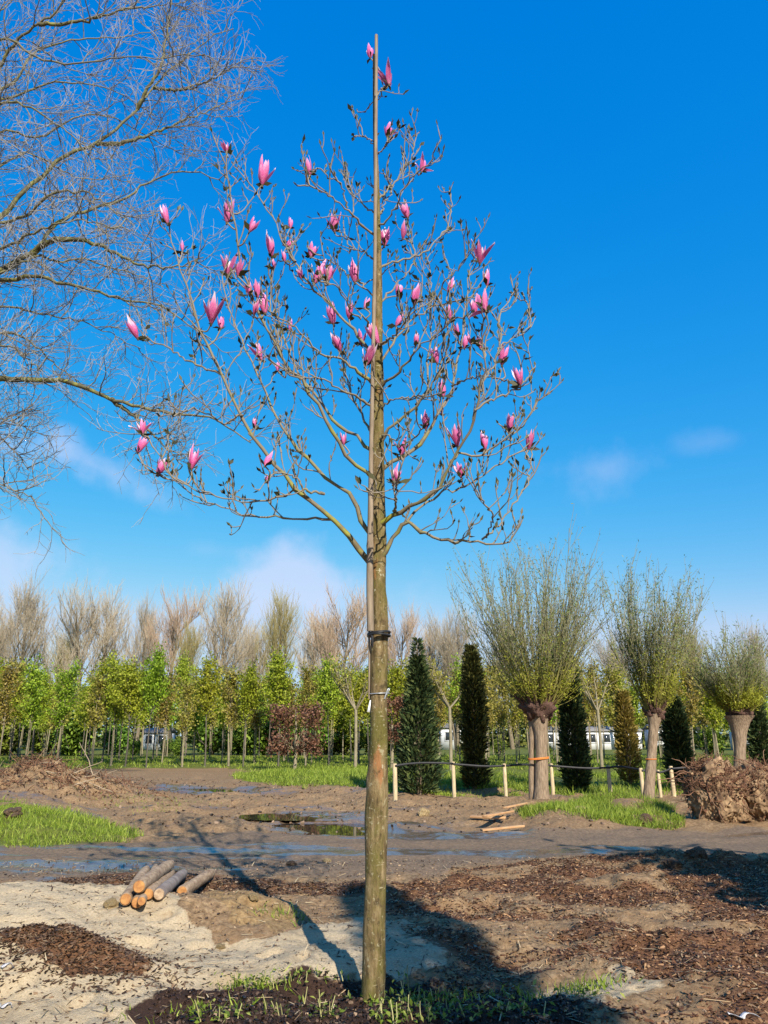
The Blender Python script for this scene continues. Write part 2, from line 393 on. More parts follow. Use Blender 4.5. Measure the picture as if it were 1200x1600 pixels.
def axis(lims):
    out = [lims[0][0]]
    for a, b, s in lims:
        n = max(1, int(round((b - a) / s))); out += list(np.linspace(a, b, n + 1)[1:])
    return np.array(out)
ys = axis([(-150, -20, 10), (-20, 0, 1.0), (0, 3.6, 0.2), (3.6, 9, 0.022), (9, 14, 0.035), (14, 26, 0.09), (26, 45, 0.35), (45, 120, 3), (120, 1500, 120)])
xp = axis([(0, 4.5, 0.03), (4.5, 9, 0.06), (9, 16, 0.2), (16, 40, 0.8), (40, 120, 6), (120, 1200, 120)])
xs = np.r_[-xp[:0:-1], xp]
XX, YY = np.meshgrid(xs, ys); ZZ = height(XX, YY)
nx, ny = len(xs), len(ys); idx = np.arange(nx * ny).reshape(ny, nx)
gm = MB(); gm.add(np.stack([XX, YY, ZZ], -1), np.stack([idx[:-1, :-1], idx[:-1, 1:], idx[1:, 1:], idx[1:, :-1]], -1))
ground_me = gm.mesh('ground', True)
fx, fy = XX.ravel(), YY.ravel()
jn = fbm(fx * 1.6, fy * 1.6, 51, 4) * 0.35; jn2 = fbm(fx * 5, fy * 5, 61, 3)
def put(name, v):
    a = ground_me.attributes.new(name, 'FLOAT', 'POINT'); a.data.foreach_set('value', np.asarray(v, np.float32).ravel())
wob = jn * 0.55 + jn2 * 0.16
sand_m = np.maximum(smooth(-0.10, 0.10, sdist(fx, fy, SAND) + wob), 0.8 * smooth(-0.1, 0.15, sdist(fx, fy, SAND2) + wob))
mound_m = np.exp(-(((fx - G_MOUND[0] - .12) / 0.62) ** 2 + ((fy - G_MOUND[1] - .05) / 0.36) ** 2)) + jn * 1.1 + jn2 * .35
put('sand', sand_m)
put('peat', smooth(-0.12, 0.08, sdist(fx, fy, PEAT) + wob * 0.8))
put('earth', smooth(-0.15, 0.15, sdist(fx, fy, EARTH) + wob))
mul = np.maximum(smooth(-0.15, 0.15, sdist(fx, fy, MULCH_L) + wob), smooth(-0.2, 0.3, sdist(fx, fy, MULCH_R) + wob) * smooth(-0.22, 0.12, fbm(fx * 0.8, fy * 1.5, 71, 4)))
put('mulch', np.maximum(mul, smooth(0.42, 0.6, mound_m)))
GL2 = PX((-300, 1285), (0, 1292), (100, 1280), (160, 1284), (212, 1300), (205, 1316), (100, 1322), (0, 1330), (-300, 1340))
gr = np.maximum.reduce([smooth(-0.2, 0.4, sdist(fx, fy, GL2) + jn), 0.8 * smooth(-0.3, 0.5, sdist(fx, fy, GR_LEFT) + jn * 2) * smooth(0.0, 0.25, fbm(fx * .6, fy * .6, 77, 3)), smooth(0.0, 0.4, sdist(fx, fy, GR_RIGHT) + jn * 1.2) * smooth(-.25, .0, fbm(fx * .6, fy * .6, 77, 3)), smooth(-0.6, 0.9, sdist(fx, fy, GR_FAR) + jn * 2.5)])
dirt = np.exp(-(((fx - G_DEB[0]) / 2.4) ** 2 + ((fy - G_DEB[1]) / 1.7) ** 2))
gr = np.maximum(gr, smooth(38, 44, fy + jn * 3)); put('grass', gr * (1 - smooth(0.15, 0.5, dirt + jn * 0.6)))
rd = smooth(-0.5, 0.6, sdist(fx, fy, ROAD) + jn * 1.5)
wetn = fbm(fx * 0.5, fy * 2.2, 81, 4)
wet = 0.85 * rd * smooth(0.04, 0.34, wetn + 0.18 * smooth(5, -3, fx)) + 0.7 * smooth(-1.2, 0.2, np.maximum.reduce([sdist(fx, fy, PUD1), sdist(fx, fy, PUD2), sdist(fx, fy, PUD3)]) + jn * 2) \
    + 0.55 * smooth(13.5, 15, fy) * smooth(34, 28, fy) * smooth(0.1, 0.35, fbm(fx * 0.35, fy * 0.9, 91, 4))
put('wet', np.clip(wet, 0, 1))
put('road', rd)

def ground_material():
    m, nt, b = mat('ground_soil'); p = pos(nt)
    n_f = noise(nt, 22, 8, 0.7, p); n_m = noise(nt, 3.0, 6, 0.6, p); n_c = noise(nt, 70, 6, 0.75, p); n_b = noise(nt, 0.6, 4, 0.6, p)
    mud = ramp(nt, n_f, [(0.3, (0.085, 0.050, 0.025)), (0.52, (0.27, 0.175, 0.092)), (0.72, (0.44, 0.31, 0.175))])
    mud = mixc(nt, rng_(nt, n_b, 0.35, 0.65, 0.0, 0.55), mud, (0.19, 0.112, 0.058))
    sand = ramp(nt, n_c, [(0.25, (0.235, 0.175, 0.10)), (0.5, (0.44, 0.345, 0.22)), (0.8, (0.57, 0.46, 0.305))])
    sand = mixc(nt, rng_(nt, noise(nt, 9, 6, 0.7, p), 0.56, 0.7, 0, 0.65), sand, (0.27, 0.18, 0.095))
    sand = mixc(nt, rng_(nt, noise(nt, 1.4, 5, 0.6, p), 0.46, 0.68, 0, 0.55, True), sand, (0.25, 0.185, 0.11))
    peat = ramp(nt, n_c, [(0.3, (0.018, 0.010, 0.007)), (0.7, (0.07, 0.038, 0.025))])
    earth = ramp(nt, n_f, [(0.28, (0.11, 0.060, 0.024)), (0.7, (0.40, 0.265, 0.125))])
    mul = ramp(nt, noise(nt, 34, 7, 0.75, p, 1.5), [(0.3, (0.045, 0.022, 0.013)), (0.52, (0.14, 0.068, 0.034)), (0.72, (0.30, 0.165, 0.08))])
    gs = ramp(nt, noise(nt, 7, 6, 0.7, p), [(0.3, (0.05, 0.05, 0.015)), (0.5, (0.11, 0.125, 0.022)), (0.75, (0.20, 0.22, 0.04))])
    road = ramp(nt, n_f, [(0.3, (0.095, 0.064, 0.041)), (0.7, (0.27, 0.19, 0.122))])
    def th(name, lo=0.38, hi=0.62, k=0.7):
        a = math_(nt, 'ADD', attr(nt, name), math_(nt, 'MULTIPLY', math_(nt, 'SUBTRACT', n_f, 0.5), k)); return rng_(nt, a, lo, hi, 0, 1, True)
    c = mixc(nt, th('road'), mud, road)
    c = mixc(nt, th('earth'), c, earth)
    c = mixc(nt, th('sand'), c, sand)
    c = mixc(nt, th('mulch', 0.3, 0.65, 1.3), c, mul)
    c = mixc(nt, th('peat'), c, peat)
    c = mixc(nt, th('grass', 0.3, 0.7, 1.0), c, gs)
    wa = math_(nt, 'ADD', attr(nt, 'wet'), math_(nt, 'MULTIPLY', math_(nt, 'SUBTRACT', noise(nt, 6, 5, 0.65, p), 0.5), 0.9))
    wet = rng_(nt, wa, 0.35, 0.75, 0, 1, True)
    c = mixc(nt, math_(nt, 'MULTIPLY', wet, 0.45), c, (0.05, 0.04, 0.035))
    nt.links.new(c, b.inputs['Base Color'])
    nt.links.new(rng_(nt, wet, 0, 1, 0.92, 0.16), b.inputs['Roughness'])
    nt.links.new(rng_(nt, wet, 0, 1, 0.15, 0.5), b.inputs['Specular IOR Level'])
    h = math_(nt, 'ADD', n_f, math_(nt, 'MULTIPLY', n_c, 0.5))
    bn = nd(nt, 'ShaderNodeBump'); bn.inputs['Distance'].default_value = 0.02
    nt.links.new(h, bn.inputs['Height']); nt.links.new(rng_(nt, wet, 0, 1, 0.9, 0.10), bn.inputs['Strength'])
    nt.links.new(bn.outputs[0], b.inputs['Normal'])
    return m
g = link('ground', ground_me, ground_material()); tag(g, 'muddy nursery yard ground of sand, bark mulch and wet soil', 'ground', kind='structure')

# puddles: level water sheets in the hollows
mw, nt, b = mat('puddle_water')
b.inputs['Base Color'].default_value = (0.035, 0.028, 0.02, 1); b.inputs['Roughness'].default_value = 0.03; b.inputs['IOR'].default_value = 1.33
bump(nt, b, noise(nt, 3.0, 2, 0.5, pos(nt)), 0.02, 0.01)
for q, lab in ((PUD1, 'long narrow puddle lying far back in the mud'), (PUD2, 'brown puddle mirroring trees at the edge of the mud road'), (PUD3, 'thin puddle just behind the wider puddle')):
    q = np.array(q); c = q.mean(0); q2 = c + (q - c) * 1.25
    dens = resample(np.c_[np.vstack([q2, q2[:1]]), np.zeros(len(q2) + 1)], 25)[:-1]
    lv = float(height(np.linspace(q[:, 0].min(), q[:, 0].max(), 40), np.full(40, c[1])).mean()) + 0.022
    bm = bmesh.new(); bm.faces.new([bm.verts.new((v[0], v[1], lv)) for v in dens]); me = bpy.data.meshes.new('puddle'); bm.to_mesh(me); bm.free()
    tag(link('puddle', me, mw), lab, 'puddle', kind='structure')

# ------------------------------------------------------------------ shared plant materials
M_MAG, nt, b = mat('magnolia_bark')
c = ramp(nt, noise(nt, 3.0, 7, 0.7, ocoord(nt, (11, 11, 2.2))), [(0.28, (0.035, 0.024, 0.010)), (0.5, (0.16, 0.112, 0.05)), (0.72, (0.31, 0.23, 0.12))])
c = mixc(nt, rng_(nt, noise(nt, 4.0, 5, 0.65, ocoord(nt, (1.5, 1.5, 0.9))), 0.44, 0.62, 0, 0.75), c, (0.11, 0.10, 0.02))
c = mixc(nt, rng_(nt, noise(nt, 1.7, 4, 0.6, ocoord(nt, (4, 4, 1))), 0.64, 0.70, 0, 0.75), c, (0.30, 0.13, 0.05))
c = mixc(nt, rng_(nt, noise(nt, 16, 5, 0.7, ocoord(nt, (1, 1, 0.7))), 0.55, 0.66, 0, 0.7), c, (0.03, 0.022, 0.012))
c = mixc(nt, rng_(nt, noise(nt, 10, 3, 0.6, ocoord(nt, (1, 1, 5))), 0.66, 0.71, 0, 0.7), c, (0.42, 0.36, 0.22))
c = mixc(nt, rng_(nt, noise(nt, 38, 3, 0.55, ocoord(nt, (1, 1, 0.8))), 0.62, 0.68, 0, 0.7), c, (0.33, 0.29, 0.17))
c = mixc(nt, rng_(nt, noise(nt, 21, 3, 0.5, ocoord(nt, (1, 1, 0.7))), 0.68, 0.72, 0, 0.7), c, (0.42, 0.39, 0.27))
nt.links.new(c, b.inputs['Base Color']); b.inputs['Roughness'].default_value = 0.85; b.inputs['Specular IOR Level'].default_value = 0.15
bump(nt, b, noise(nt, 6.0, 7, 0.75, ocoord(nt, (8, 8, 3))), 0.9, 0.012)
def twig_mat(name, thick, thin, moss=None, spec=0.25):
    """thick wood to thin twig colour over the attribute"""
    m, nt, b = mat(name); c = ramp(nt, attr(nt), [(0.0, thick), (1.0, thin)])
    f = noise(nt, 14, 4, 0.6, ocoord(nt)); c = mixc(nt, rng_(nt, f, 0.45, 0.75, 0, 0.45), c, tuple(x * 0.5 for x in thick))
    if moss: c = mixc(nt, math_(nt, 'MULTIPLY', rng_(nt, noise(nt, 6, 4, 0.6, ocoord(nt)), 0.48, 0.6), rng_(nt, attr(nt), 0.1, 0.75, 1, 0)), c, moss)
    nt.links.new(c, b.inputs['Base Color']); b.inputs['Roughness'].default_value = 0.7; b.inputs['Specular IOR Level'].default_value = spec
    return m

# ------------------------------------------------------------------ the magnolia
MY = 5.5
def mag():
    root = thing('magnolia_tree', 'young magnolia tree with pink goblet flowers on bare branches, standing in dark soil', 'tree', (0, 0, 0))
    base = at(584, 1566, MY); zb = hz(base[0], MY)
    tp = [(584, 1580, 20.5), (583, 1560, 18.5), (584, 1500, 17.8), (585, 1440, 17.5), (588, 1300, 17.3), (589, 1230, 16.8), (591, 1150, 15.0), (592, 1060, 14.0), (592, 1000, 13.8), (594, 962, 13.5), (592, 920, 11.6),
          (591, 860, 12.5), (590, 800, 11.4), (590, 740, 10.8), (590, 680, 9.6), (591, 600, 8.2), (591, 520, 7.0), (591, 440, 6.0), (590, 360, 5.0), (588, 280, 4.0), (586, 200, 3.0), (585, 130, 2.4), (584, 85, 1.6)]
    P = np.array([np.r_[at(a, b_, MY), r] for a, b_, r in tp]); Q = resample(P, 150)
    rad = Q[:, 3] / FPX * np.sqrt((Q[:, 0]) ** 2 + Q[:, 1] ** 2 + (Q[:, 2] - EYE) ** 2) * np.cos(np.abs(np.arctan2(Q[:, 2] - EYE, MY) - PITCH))
    mb = MB(); k = 150; sides = 20; a = np.arange(sides) * 2 * math.pi / sides
    s = np.linspace(0, 1, k)
    bumpn = vnoise(a[None, :] * 1.6 + 0 * s[:, None], s[:, None] * 60 + 0 * a[None, :], 5) * 0.16 + vnoise(a[None, :] * 0.9, s[:, None] * 22 + 0 * a[None, :], 8) * 0.20
    rr = rad[:, None] * (1 + bumpn)
    V = np.stack([Q[:, 0:1] + rr * np.cos(a), Q[:, 1:2] + rr * np.sin(a), np.broadcast_to(Q[:, 2:3], rr.shape)], -1)
    ii = np.arange(k * sides).reshape(k, sides); jj = np.roll(ii, -1, 1)
    mb.add(V, np.stack([ii[:-1], jj[:-1], jj[1:], ii[1:]], -1), np.repeat(s, sides))
    mb.obj('trunk', M_MAG, root, True)
    # limbs traced in the photograph: (depth at the end, start radius px, points)
    B = [
     (-.5, 8.5, [(588, 905), (578, 880), (566, 862), (545, 836), (518, 809), (489, 787), (459, 757), (435, 730), (417, 709), (396, 679), (378, 649), (360, 616), (348, 586), (333, 553), (315, 520), (300, 472), (285, 427), (272, 387), (264, 350)]),
     (.5, 4, [(520, 812), (480, 812), (444, 808), (390, 806), (363, 796), (324, 784), (300, 772), (279, 751), (255, 745), (237, 738)]),
     (.1, 3.5, [(489, 787), (465, 768), (438, 775), (405, 782), (372, 782), (342, 775), (306, 766), (270, 739), (240, 700), (226, 675)]),
     (.4, 7.5, [(590, 850), (576, 834), (563, 812), (551, 780), (541, 768), (510, 748), (492, 727), (468, 703), (447, 676), (429, 646), (417, 616), (402, 592), (390, 562), (378, 532), (366, 502), (352, 465), (347, 430)]),
     (-.9, 7, [(590, 756), (579, 742), (560, 732), (541, 710), (525, 685), (513, 663), (498, 637), (480, 610), (459, 583), (441, 556), (426, 529), (411, 502), (396, 466), (381, 427), (373, 395), (367, 350), (358, 290), (354, 243)]),
     (.8, 6, [(590, 716), (579, 700), (548, 675), (528, 663), (510, 640), (488, 612), (466, 580), (450, 545), (436, 505), (424, 460), (424, 420)]),
     (-.4, 5.5, [(592, 612), (575, 592), (560, 580), (532, 560), (504, 556), (480, 532), (462, 512), (440, 500), (418, 482)]),
     (.7, 5.5, [(588, 568), (575, 545), (556, 520), (525, 487), (507, 469), (486, 445), (462, 409), (440, 370), (427, 340), (407, 313), (387, 283), (368, 262)]),
     (-.5, 4.4, [(590, 372), (563, 347), (543, 327), (520, 310), (500, 297), (478, 289), (464, 290)]),
     (-.3, 3, [(543, 325), (533, 290), (513, 277), (500, 263), (488, 268)]),
     (.5, 4, [(589, 412), (575, 398), (553, 387), (530, 363), (522, 356)]),
     (.6, 3.4, [(590, 337), (560, 313), (545, 292), (540, 262)]),
     (-.2, 2.4, [(587, 228), (570, 213), (553, 213)]),
     (.3, 4, [(590, 470), (560, 440), (530, 420), (505, 400), (490, 395)]),
     (-.6, 4, [(590, 520), (570, 500), (550, 490), (535, 460), (520, 445), (500, 440)]),
     (-.7, 4.6, [(590, 645), (565, 625), (540, 612), (515, 600), (490, 590), (462, 590), (440, 580), (420, 560)]),
     (.9, 5, [(590, 690), (560, 640), (545, 600), (535, 560), (528, 535)]),
     (-.3, 4.4, [(507, 772), (480, 765), (462, 745), (430, 740), (418, 752)]),
     (.2, 4, [(348, 586), (320, 575), (290, 560), (262, 545), (240, 535), (222, 522)]),
     (-.8, 4, [(378, 649), (350, 660), (330, 650), (300, 640), (270, 650)]),
     (-.1, 3.6, [(441, 556), (430, 520), (425, 490), (420, 470), (400, 455)]),
     (.5, 3.4, [(462, 409), (450, 395), (445, 380)]),
     # right hand side
     (-.3, 8.5, [(590, 893), (601, 865), (620, 834), (636, 815), (650, 826), (670, 835), (690, 842), (722, 848), (753, 845), (782, 850), (798, 840), (816, 812)]),
     (.2, 3, [(753, 843), (779, 821), (801, 789), (820, 764), (829, 736), (830, 705)]),
     (-.5, 2.6, [(760, 840), (769, 812), (766, 796), (750, 777), (744, 761)]),
     (-.9, 7.5, [(590, 822), (601, 812), (617, 802), (642, 789), (671, 777), (690, 755), (703, 729), (718, 701), (734, 672), (744, 641), (750, 615), (756, 577), (757, 549), (758, 520), (760, 490)]),
     (.1, 4, [(636, 815), (655, 795), (690, 770), (722, 761), (753, 742), (779, 726), (798, 713), (820, 704)]),
     (-.9, 4, [(617, 802), (619, 774), (623, 745)]),
     (.6, 7.2, [(590, 748), (595, 736), (611, 723), (642, 707), (661, 691), (674, 669), (690, 634), (706, 603), (715, 565), (722, 527), (727, 480), (732, 440), (745, 410)]),
     (.2, 4, [(703, 729), (718, 709), (747, 712), (769, 698), (794, 685), (817, 663), (836, 634), (860, 614)]),
     (-.4, 6, [(590, 700), (598, 682), (620, 660), (642, 641), (665, 618), (680, 596), (690, 571), (695, 527), (700, 490), (703, 460)]),
     (.9, 4.5, [(650, 632), (665, 610), (669, 577), (673, 520), (671, 473), (672, 430), (666, 400)]),
     (-.6, 4.6, [(592, 604), (617, 587), (636, 565), (655, 540), (680, 525), (705, 500), (735, 490)]),
     (.3, 4.6, [(592, 572), (600, 558), (627, 517), (652, 495), (677, 479), (710, 470), (742, 465), (760, 480)]),
     (-.2, 3.6, [(742, 641), (756, 628), (785, 618), (813, 603), (836, 571)]),
     (.4, 3.6, [(750, 612), (770, 570), (782, 533), (779, 495), (794, 473), (804, 455)]),
     (.1, 3, [(776, 555), (785, 539), (810, 523), (829, 504), (818, 462)]),
     (.5, 4, [(590, 420), (600, 414), (627, 407), (660, 397), (687, 370), (700, 353), (705, 323), (703, 298)]),
     (-.3, 3.4, [(677, 479), (690, 450), (713, 423), (730, 400), (742, 372)]),
     (-.5, 3.6, [(590, 355), (600, 347), (617, 327), (633, 293), (650, 270), (673, 250), (682, 228)]),
     (.4, 3.6, [(590, 312), (607, 297), (627, 270), (643, 247), (647, 223), (655, 207)]),
     (-.1, 2.4, [(588, 243), (600, 230), (607, 218)]),
     (.2, 2, [(586, 150), (598, 138), (606, 132)]),
     (.8, 4, [(590, 480), (612, 455), (635, 430), (650, 400), (640, 370), (634, 345)]),
     (-.8, 4, [(591, 540), (620, 520), (640, 490), (650, 472)]),
     (-.7, 3.4, [(591, 690), (605, 680), (620, 700), (640, 690), (660, 670)]),
     (.3, 3, [(591, 340), (600, 322), (612, 300), (610, 280)]),
     (-.4, 3.4, [(591, 645), (610, 625), (650, 620), (690, 615)]),
     (-.6, 3, [(706, 603), (735, 590), (770, 590), (806, 600)]),
    ]
    br = MB(); lim = []
    K = 26
    for dep, r0, pts in B:
        n = len(pts); p0 = np.array(pts[0]); onT = abs(pts[0][0] - 590) < 4
        L = np.cumsum(np.r_[0, np.hypot(*np.diff(np.array(pts), axis=0).T)]); L = L / L[-1]
        d0 = 0.0
        if not onT:     # a side limb starts at the depth of the limb it leaves
            best = 1e9
            for q in lim:
                # project the limb back to photograph pixels
                v = q - np.array((0, 0, EYE)); dz = v[:, 1] * math.cos(PITCH) + v[:, 2] * math.sin(PITCH); uy = -v[:, 1] * math.sin(PITCH) + v[:, 2] * math.cos(PITCH)
                dd = np.hypot(600 + FPX * v[:, 0] / dz - p0[0], 800 - FPX * uy / dz - p0[1]); i = dd.argmin()
                if dd[i] < best: best = dd[i]; d0 = q[i, 1] - MY
        W3 = np.array([at(x, y, MY + d0 + (dep - (0 if onT else d0 * 0.4)) * (l ** 0.9)) for (x, y), l in zip(pts, L)])
        q = resample(W3, K)
        q[1:-1] += RNG.normal(size=(K - 2, 3)) * 0.008
        lim.append(q); r = r0 * 0.5 * 0.0056 * 0.95
        rr_ = np.maximum(r * (1 - 0.85 * np.linspace(0, 1, K) ** 0.8), 0.0052); rr_ = rr_ * (1 + 0.12 * RNG.normal(size=K))
        tubes(br, q[None], rr_[None], 7, attr=np.clip(1 - rr_ / 0.022, 0, 1)[None])
    LM = np.array(lim)
    Lg = np.linalg.norm(np.diff(LM, axis=1), axis=2).sum(1)
    tips = []
    def knob(P, r0, r1):
        N, k, _ = P.shape; rr = taper(N, k, r0, r1) * (1 + 0.22 * RNG.normal(size=(N, k))).clip(0.7, 1.5); tubes(br, P, rr, 4, attr=np.full((N, k), 0.9)); tips.append(P[:, -2:])
    for i in range(len(LM)):
        n1 = max(3, int(Lg[i] * 8))
        S, D, t, _ = spawn(LM[i:i + 1], n1, 0.22, 1.0, 0.95, up=0.45)
        ln = (0.12 + 0.30 * RNG.random(len(S))) * (1.15 - 0.5 * t)
        P1 = grow(S, D, ln, 7, 0.17, (0, 0, 0.8)); knob(P1, 0.0050, 0.0036)
        S, D, t, _ = spawn(P1, 2, 0.25, 1.0, 0.85, up=0.4); P2 = grow(S, D, 0.03 + 0.10 * RNG.random(len(S)), 5, 0.25, (0, 0, 0.9)); knob(P2, 0.0040, 0.0030)
    tips.append(LM[:, -2:])
    T = np.concatenate(tips); tip = T[:, 1]; td = norm(T[:, 1] - T[:, 0])
    # buds and the first small leaves at the tips
    lb = MB(); n = len(tip)
    up = norm(td + np.array([0, 0, 0.5]))
    for _ in range(2):   # furry buds: two crossed kites
        leaves(lb, tip - td * 0.005, up, rnd_unit(n), 0.034 + 0.026 * RNG.random(n), 0.014 + 0.008 * RNG.random(n), attr=0.45 + 0.45 * RNG.random(n))
    sel = RNG.random(n) < 0.2
    for _ in range(2):
        s2 = sel & (RNG.random(n) < 0.7); m_ = s2.sum()
        leaves(lb, tip[s2], norm(td[s2] + rnd_unit(m_) * 0.9 + np.array([0, 0, 0.15])), rnd_unit(m_), 0.035 + 0.045 * RNG.random(m_), 0.018 + 0.018 * RNG.random(m_), attr=0.5 * RNG.random(m_) ** 1.2, bend=0.1)
    return root, LM, br, lb
MAG, LIMBS, wood, fl_leaf = mag()

# flowers: goblets of upright petals, darker pink outside, nearly white inside
mp, nt, b = mat('magnolia_petal')
ge = nd(nt, 'ShaderNodeNewGeometry'); t = attr(nt)
outer = ramp(nt, t, [(0.0, (0.34, 0.02, 0.11)), (0.35, (0.62, 0.05, 0.26)), (0.7, (0.78, 0.15, 0.39)), (1.0, (0.88, 0.42, 0.56))])
st = noise(nt, 9, 3, 0.6, ocoord(nt, (9, 9, 1.2)))
outer = mixc(nt, rng_(nt, st, 0.48, 0.64, 0, 0.5), outer, (0.92, 0.62, 0.70))
inner = ramp(nt, t, [(0.0, (0.60, 0.20, 0.34)), (0.5, (0.80, 0.48, 0.57)), (1.0, (0.87, 0.70, 0.71))])
c = mixc(nt, ge.outputs['Backfacing'], outer, inner)
h = nd(nt, 'ShaderNodeHueSaturation'); nt.links.new(c, h.inputs['Color']); nt.links.new(rng_(nt, orand(nt), 0, 1, 0.82, 1.1), h.inputs['Value']); c = h.outputs[0]
nt.links.new(c, b.inputs['Base Color']); b.inputs['Roughness'].default_value = 0.5; b.inputs['Specular IOR Level'].default_value = 0.3
tr = nd(nt, 'ShaderNodeBsdfTranslucent'); nt.links.new(c, tr.inputs['Color']); mx = nd(nt, 'ShaderNodeMixShader'); mx.inputs[0].default_value = 0.3
nt.links.new(b.outputs[0], mx.inputs[1]); nt.links.new(tr.outputs[0], mx.inputs[2]); nt.links.new(mx.outputs[0], nt.nodes['Material Output'].inputs['Surface'])
M_CALYX = m_plain('bud_scale', (0.05, 0.04, 0.025), (0.12, 0.09, 0.05), rough=0.9)
def flower_mesh(kind, alt=0):
    """unit height goblet; kind 0 closed, 1 goblet, 2 open, 3 ragged"""
    mb = MB(); rs = np.random.default_rng(100 + kind + 10 * alt)
    npet = (6, 9, 10, 9)[kind] - alt; opn = (0.02, 0.07, 0.16, 0.2)[kind] * (1, 1.5, .6)[alt]; wid = (0.17, 0.15, 0.15, 0.15)[kind]
    for i in range(npet):
        az = i * 2 * math.pi / npet * (1 if i < npet // 2 + 9 else 1) + rs.normal() * 0.25; ring = i % 2
        hgt = (1.0 if ring else 0.88) * (1 + 0.13 * rs.normal()); o = opn * (1.25 if ring else 0.5) * (1 + 0.55 * rs.normal())
        if kind == 3 and i in (1, 4): o = 0.6; hgt *= 0.75
        if kind == 2 and i in (0,): o = 0.4
        nu, nv = 9, 5; u = np.linspace(0, 1, nu)[:, None]; v = np.linspace(-1, 1, nv)[None, :]
        w = wid * (np.sin(np.pi * np.clip(u * 0.86 + 0.09, 0, 1)) ** 0.75) * (1 - 0.55 * u ** 5)
        rad = 0.05 + 0.125 * np.sin(np.pi * np.clip(u * 0.8 + 0.02, 0, 1)) ** 0.9 + o * u ** 2.0
        ang = v * w / np.maximum(rad, 0.06) * 0.75
        x = rad * np.cos(ang); y = rad * np.sin(ang); z = hgt * (u + 0 * v) * (1 - 0.28 * o * u) + 0.02 * np.sin(v * 3 + i) + 0.03 * u ** 2 * np.sin(v * 2.5 + 2 * i)
        V = np.stack([x * math.cos(az) - y * math.sin(az), x * math.sin(az) + y * math.cos(az), z], -1)
        ii = np.arange(nu * nv).reshape(nu, nv)
        mb.add(V, np.stack([ii[:-1, :-1], ii[:-1, 1:], ii[1:, 1:], ii[1:, :-1]], -1), np.broadcast_to(u, (nu, nv)).ravel())
    cm = MB()
    P = np.array([[0, 0, -0.12], [0, 0, -0.04], [0, 0, 0.02], [0, 0, 0.1]]); tubes(mb, P[None], np.array([[0.035, 0.05, 0.065, 0.04]]), 8, attr=np.zeros(1), mi=1)
    return mb.mesh('flower', True)
FM = [[flower_mesh(i, k) for k in range(3)] for i in range(4)]
for f in sum(FM, []): f.materials.append(mp); f.materials.append(M_CALYX)
FL = [(579, 78, 24, 1), (607, 117, 31, 2), (604, 197, 31, 2), (658, 255, 26, 3), (636, 325, 30, 1), (629, 362, 22, 0), (597, 367, 33, 1), (523, 345, 33, 1), (484, 260, 26, 0), (410, 270, 37, 2), (353, 230, 18, 3),
      (357, 328, 38, 2), (262, 333, 32, 0), (285, 384, 17, 0), (387, 347, 29, 1), (424, 383, 36, 1), (448, 373, 22, 2), (448, 400, 17, 0), (457, 348, 17, 0), (488, 386, 31, 1), (424, 411, 16, 0), (356, 414, 33, 2), (371, 418, 26, 1),
      (491, 424, 36, 2), (513, 422, 32, 1), (472, 425, 20, 1), (555, 422, 37, 1), (620, 448, 29, 1), (650, 457, 36, 2), (748, 395, 32, 2), (764, 432, 28, 1), (703, 444, 24, 1), (760, 467, 38, 2), (739, 477, 29, 1), (703, 487, 25, 1),
      (521, 488, 36, 2), (549, 484, 28, 1), (571, 470, 23, 0), (618, 497, 24, 1), (592, 518, 38, 1), (566, 525, 27, 1), (570, 555, 33, 2), (583, 578, 39, 0), (529, 533, 30, 1), (712, 515, 20, 1), (727, 532, 24, 1), (749, 530, 28, 0),
      (738, 530, 16, 0), (650, 530, 22, 0), (681, 553, 28, 1), (784, 553, 34, 1), (809, 587, 28, 1), (693, 605, 29, 1), (330, 485, 40, 2), (345, 500, 26, 1), (415, 470, 38, 1), (392, 450, 22, 3), (402, 453, 24, 2), (397, 480, 22, 1),
      (215, 511, 34, 1), (452, 508, 16, 0), (410, 548, 30, 3), (436, 570, 20, 0), (396, 660, 18, 0), (415, 714, 28, 1), (222, 665, 26, 3), (221, 693, 27, 1), (245, 725, 32, 1), (302, 715, 34, 2), (539, 684, 22, 1), (666, 655, 30, 1),
      (715, 680, 34, 2), (759, 686, 31, 1), (794, 660, 31, 1), (829, 686, 32, 1), (624, 697, 27, 2), (613, 740, 32, 1), (624, 742, 22, 1), (724, 732, 28, 3), (418, 748, 15, 0), (688, 640, 15, 0)]
def to_px(q):
    v = q - np.array((0, 0, EYE)); dz = v[..., 1] * math.cos(PITCH) + v[..., 2] * math.sin(PITCH); uy = -v[..., 1] * math.sin(PITCH) + v[..., 2] * math.cos(PITCH)
    return 600 + FPX * v[..., 0] / dz, 800 - FPX * uy / dz
AP = LIMBS.reshape(-1, 3); apx, apy = to_px(AP)
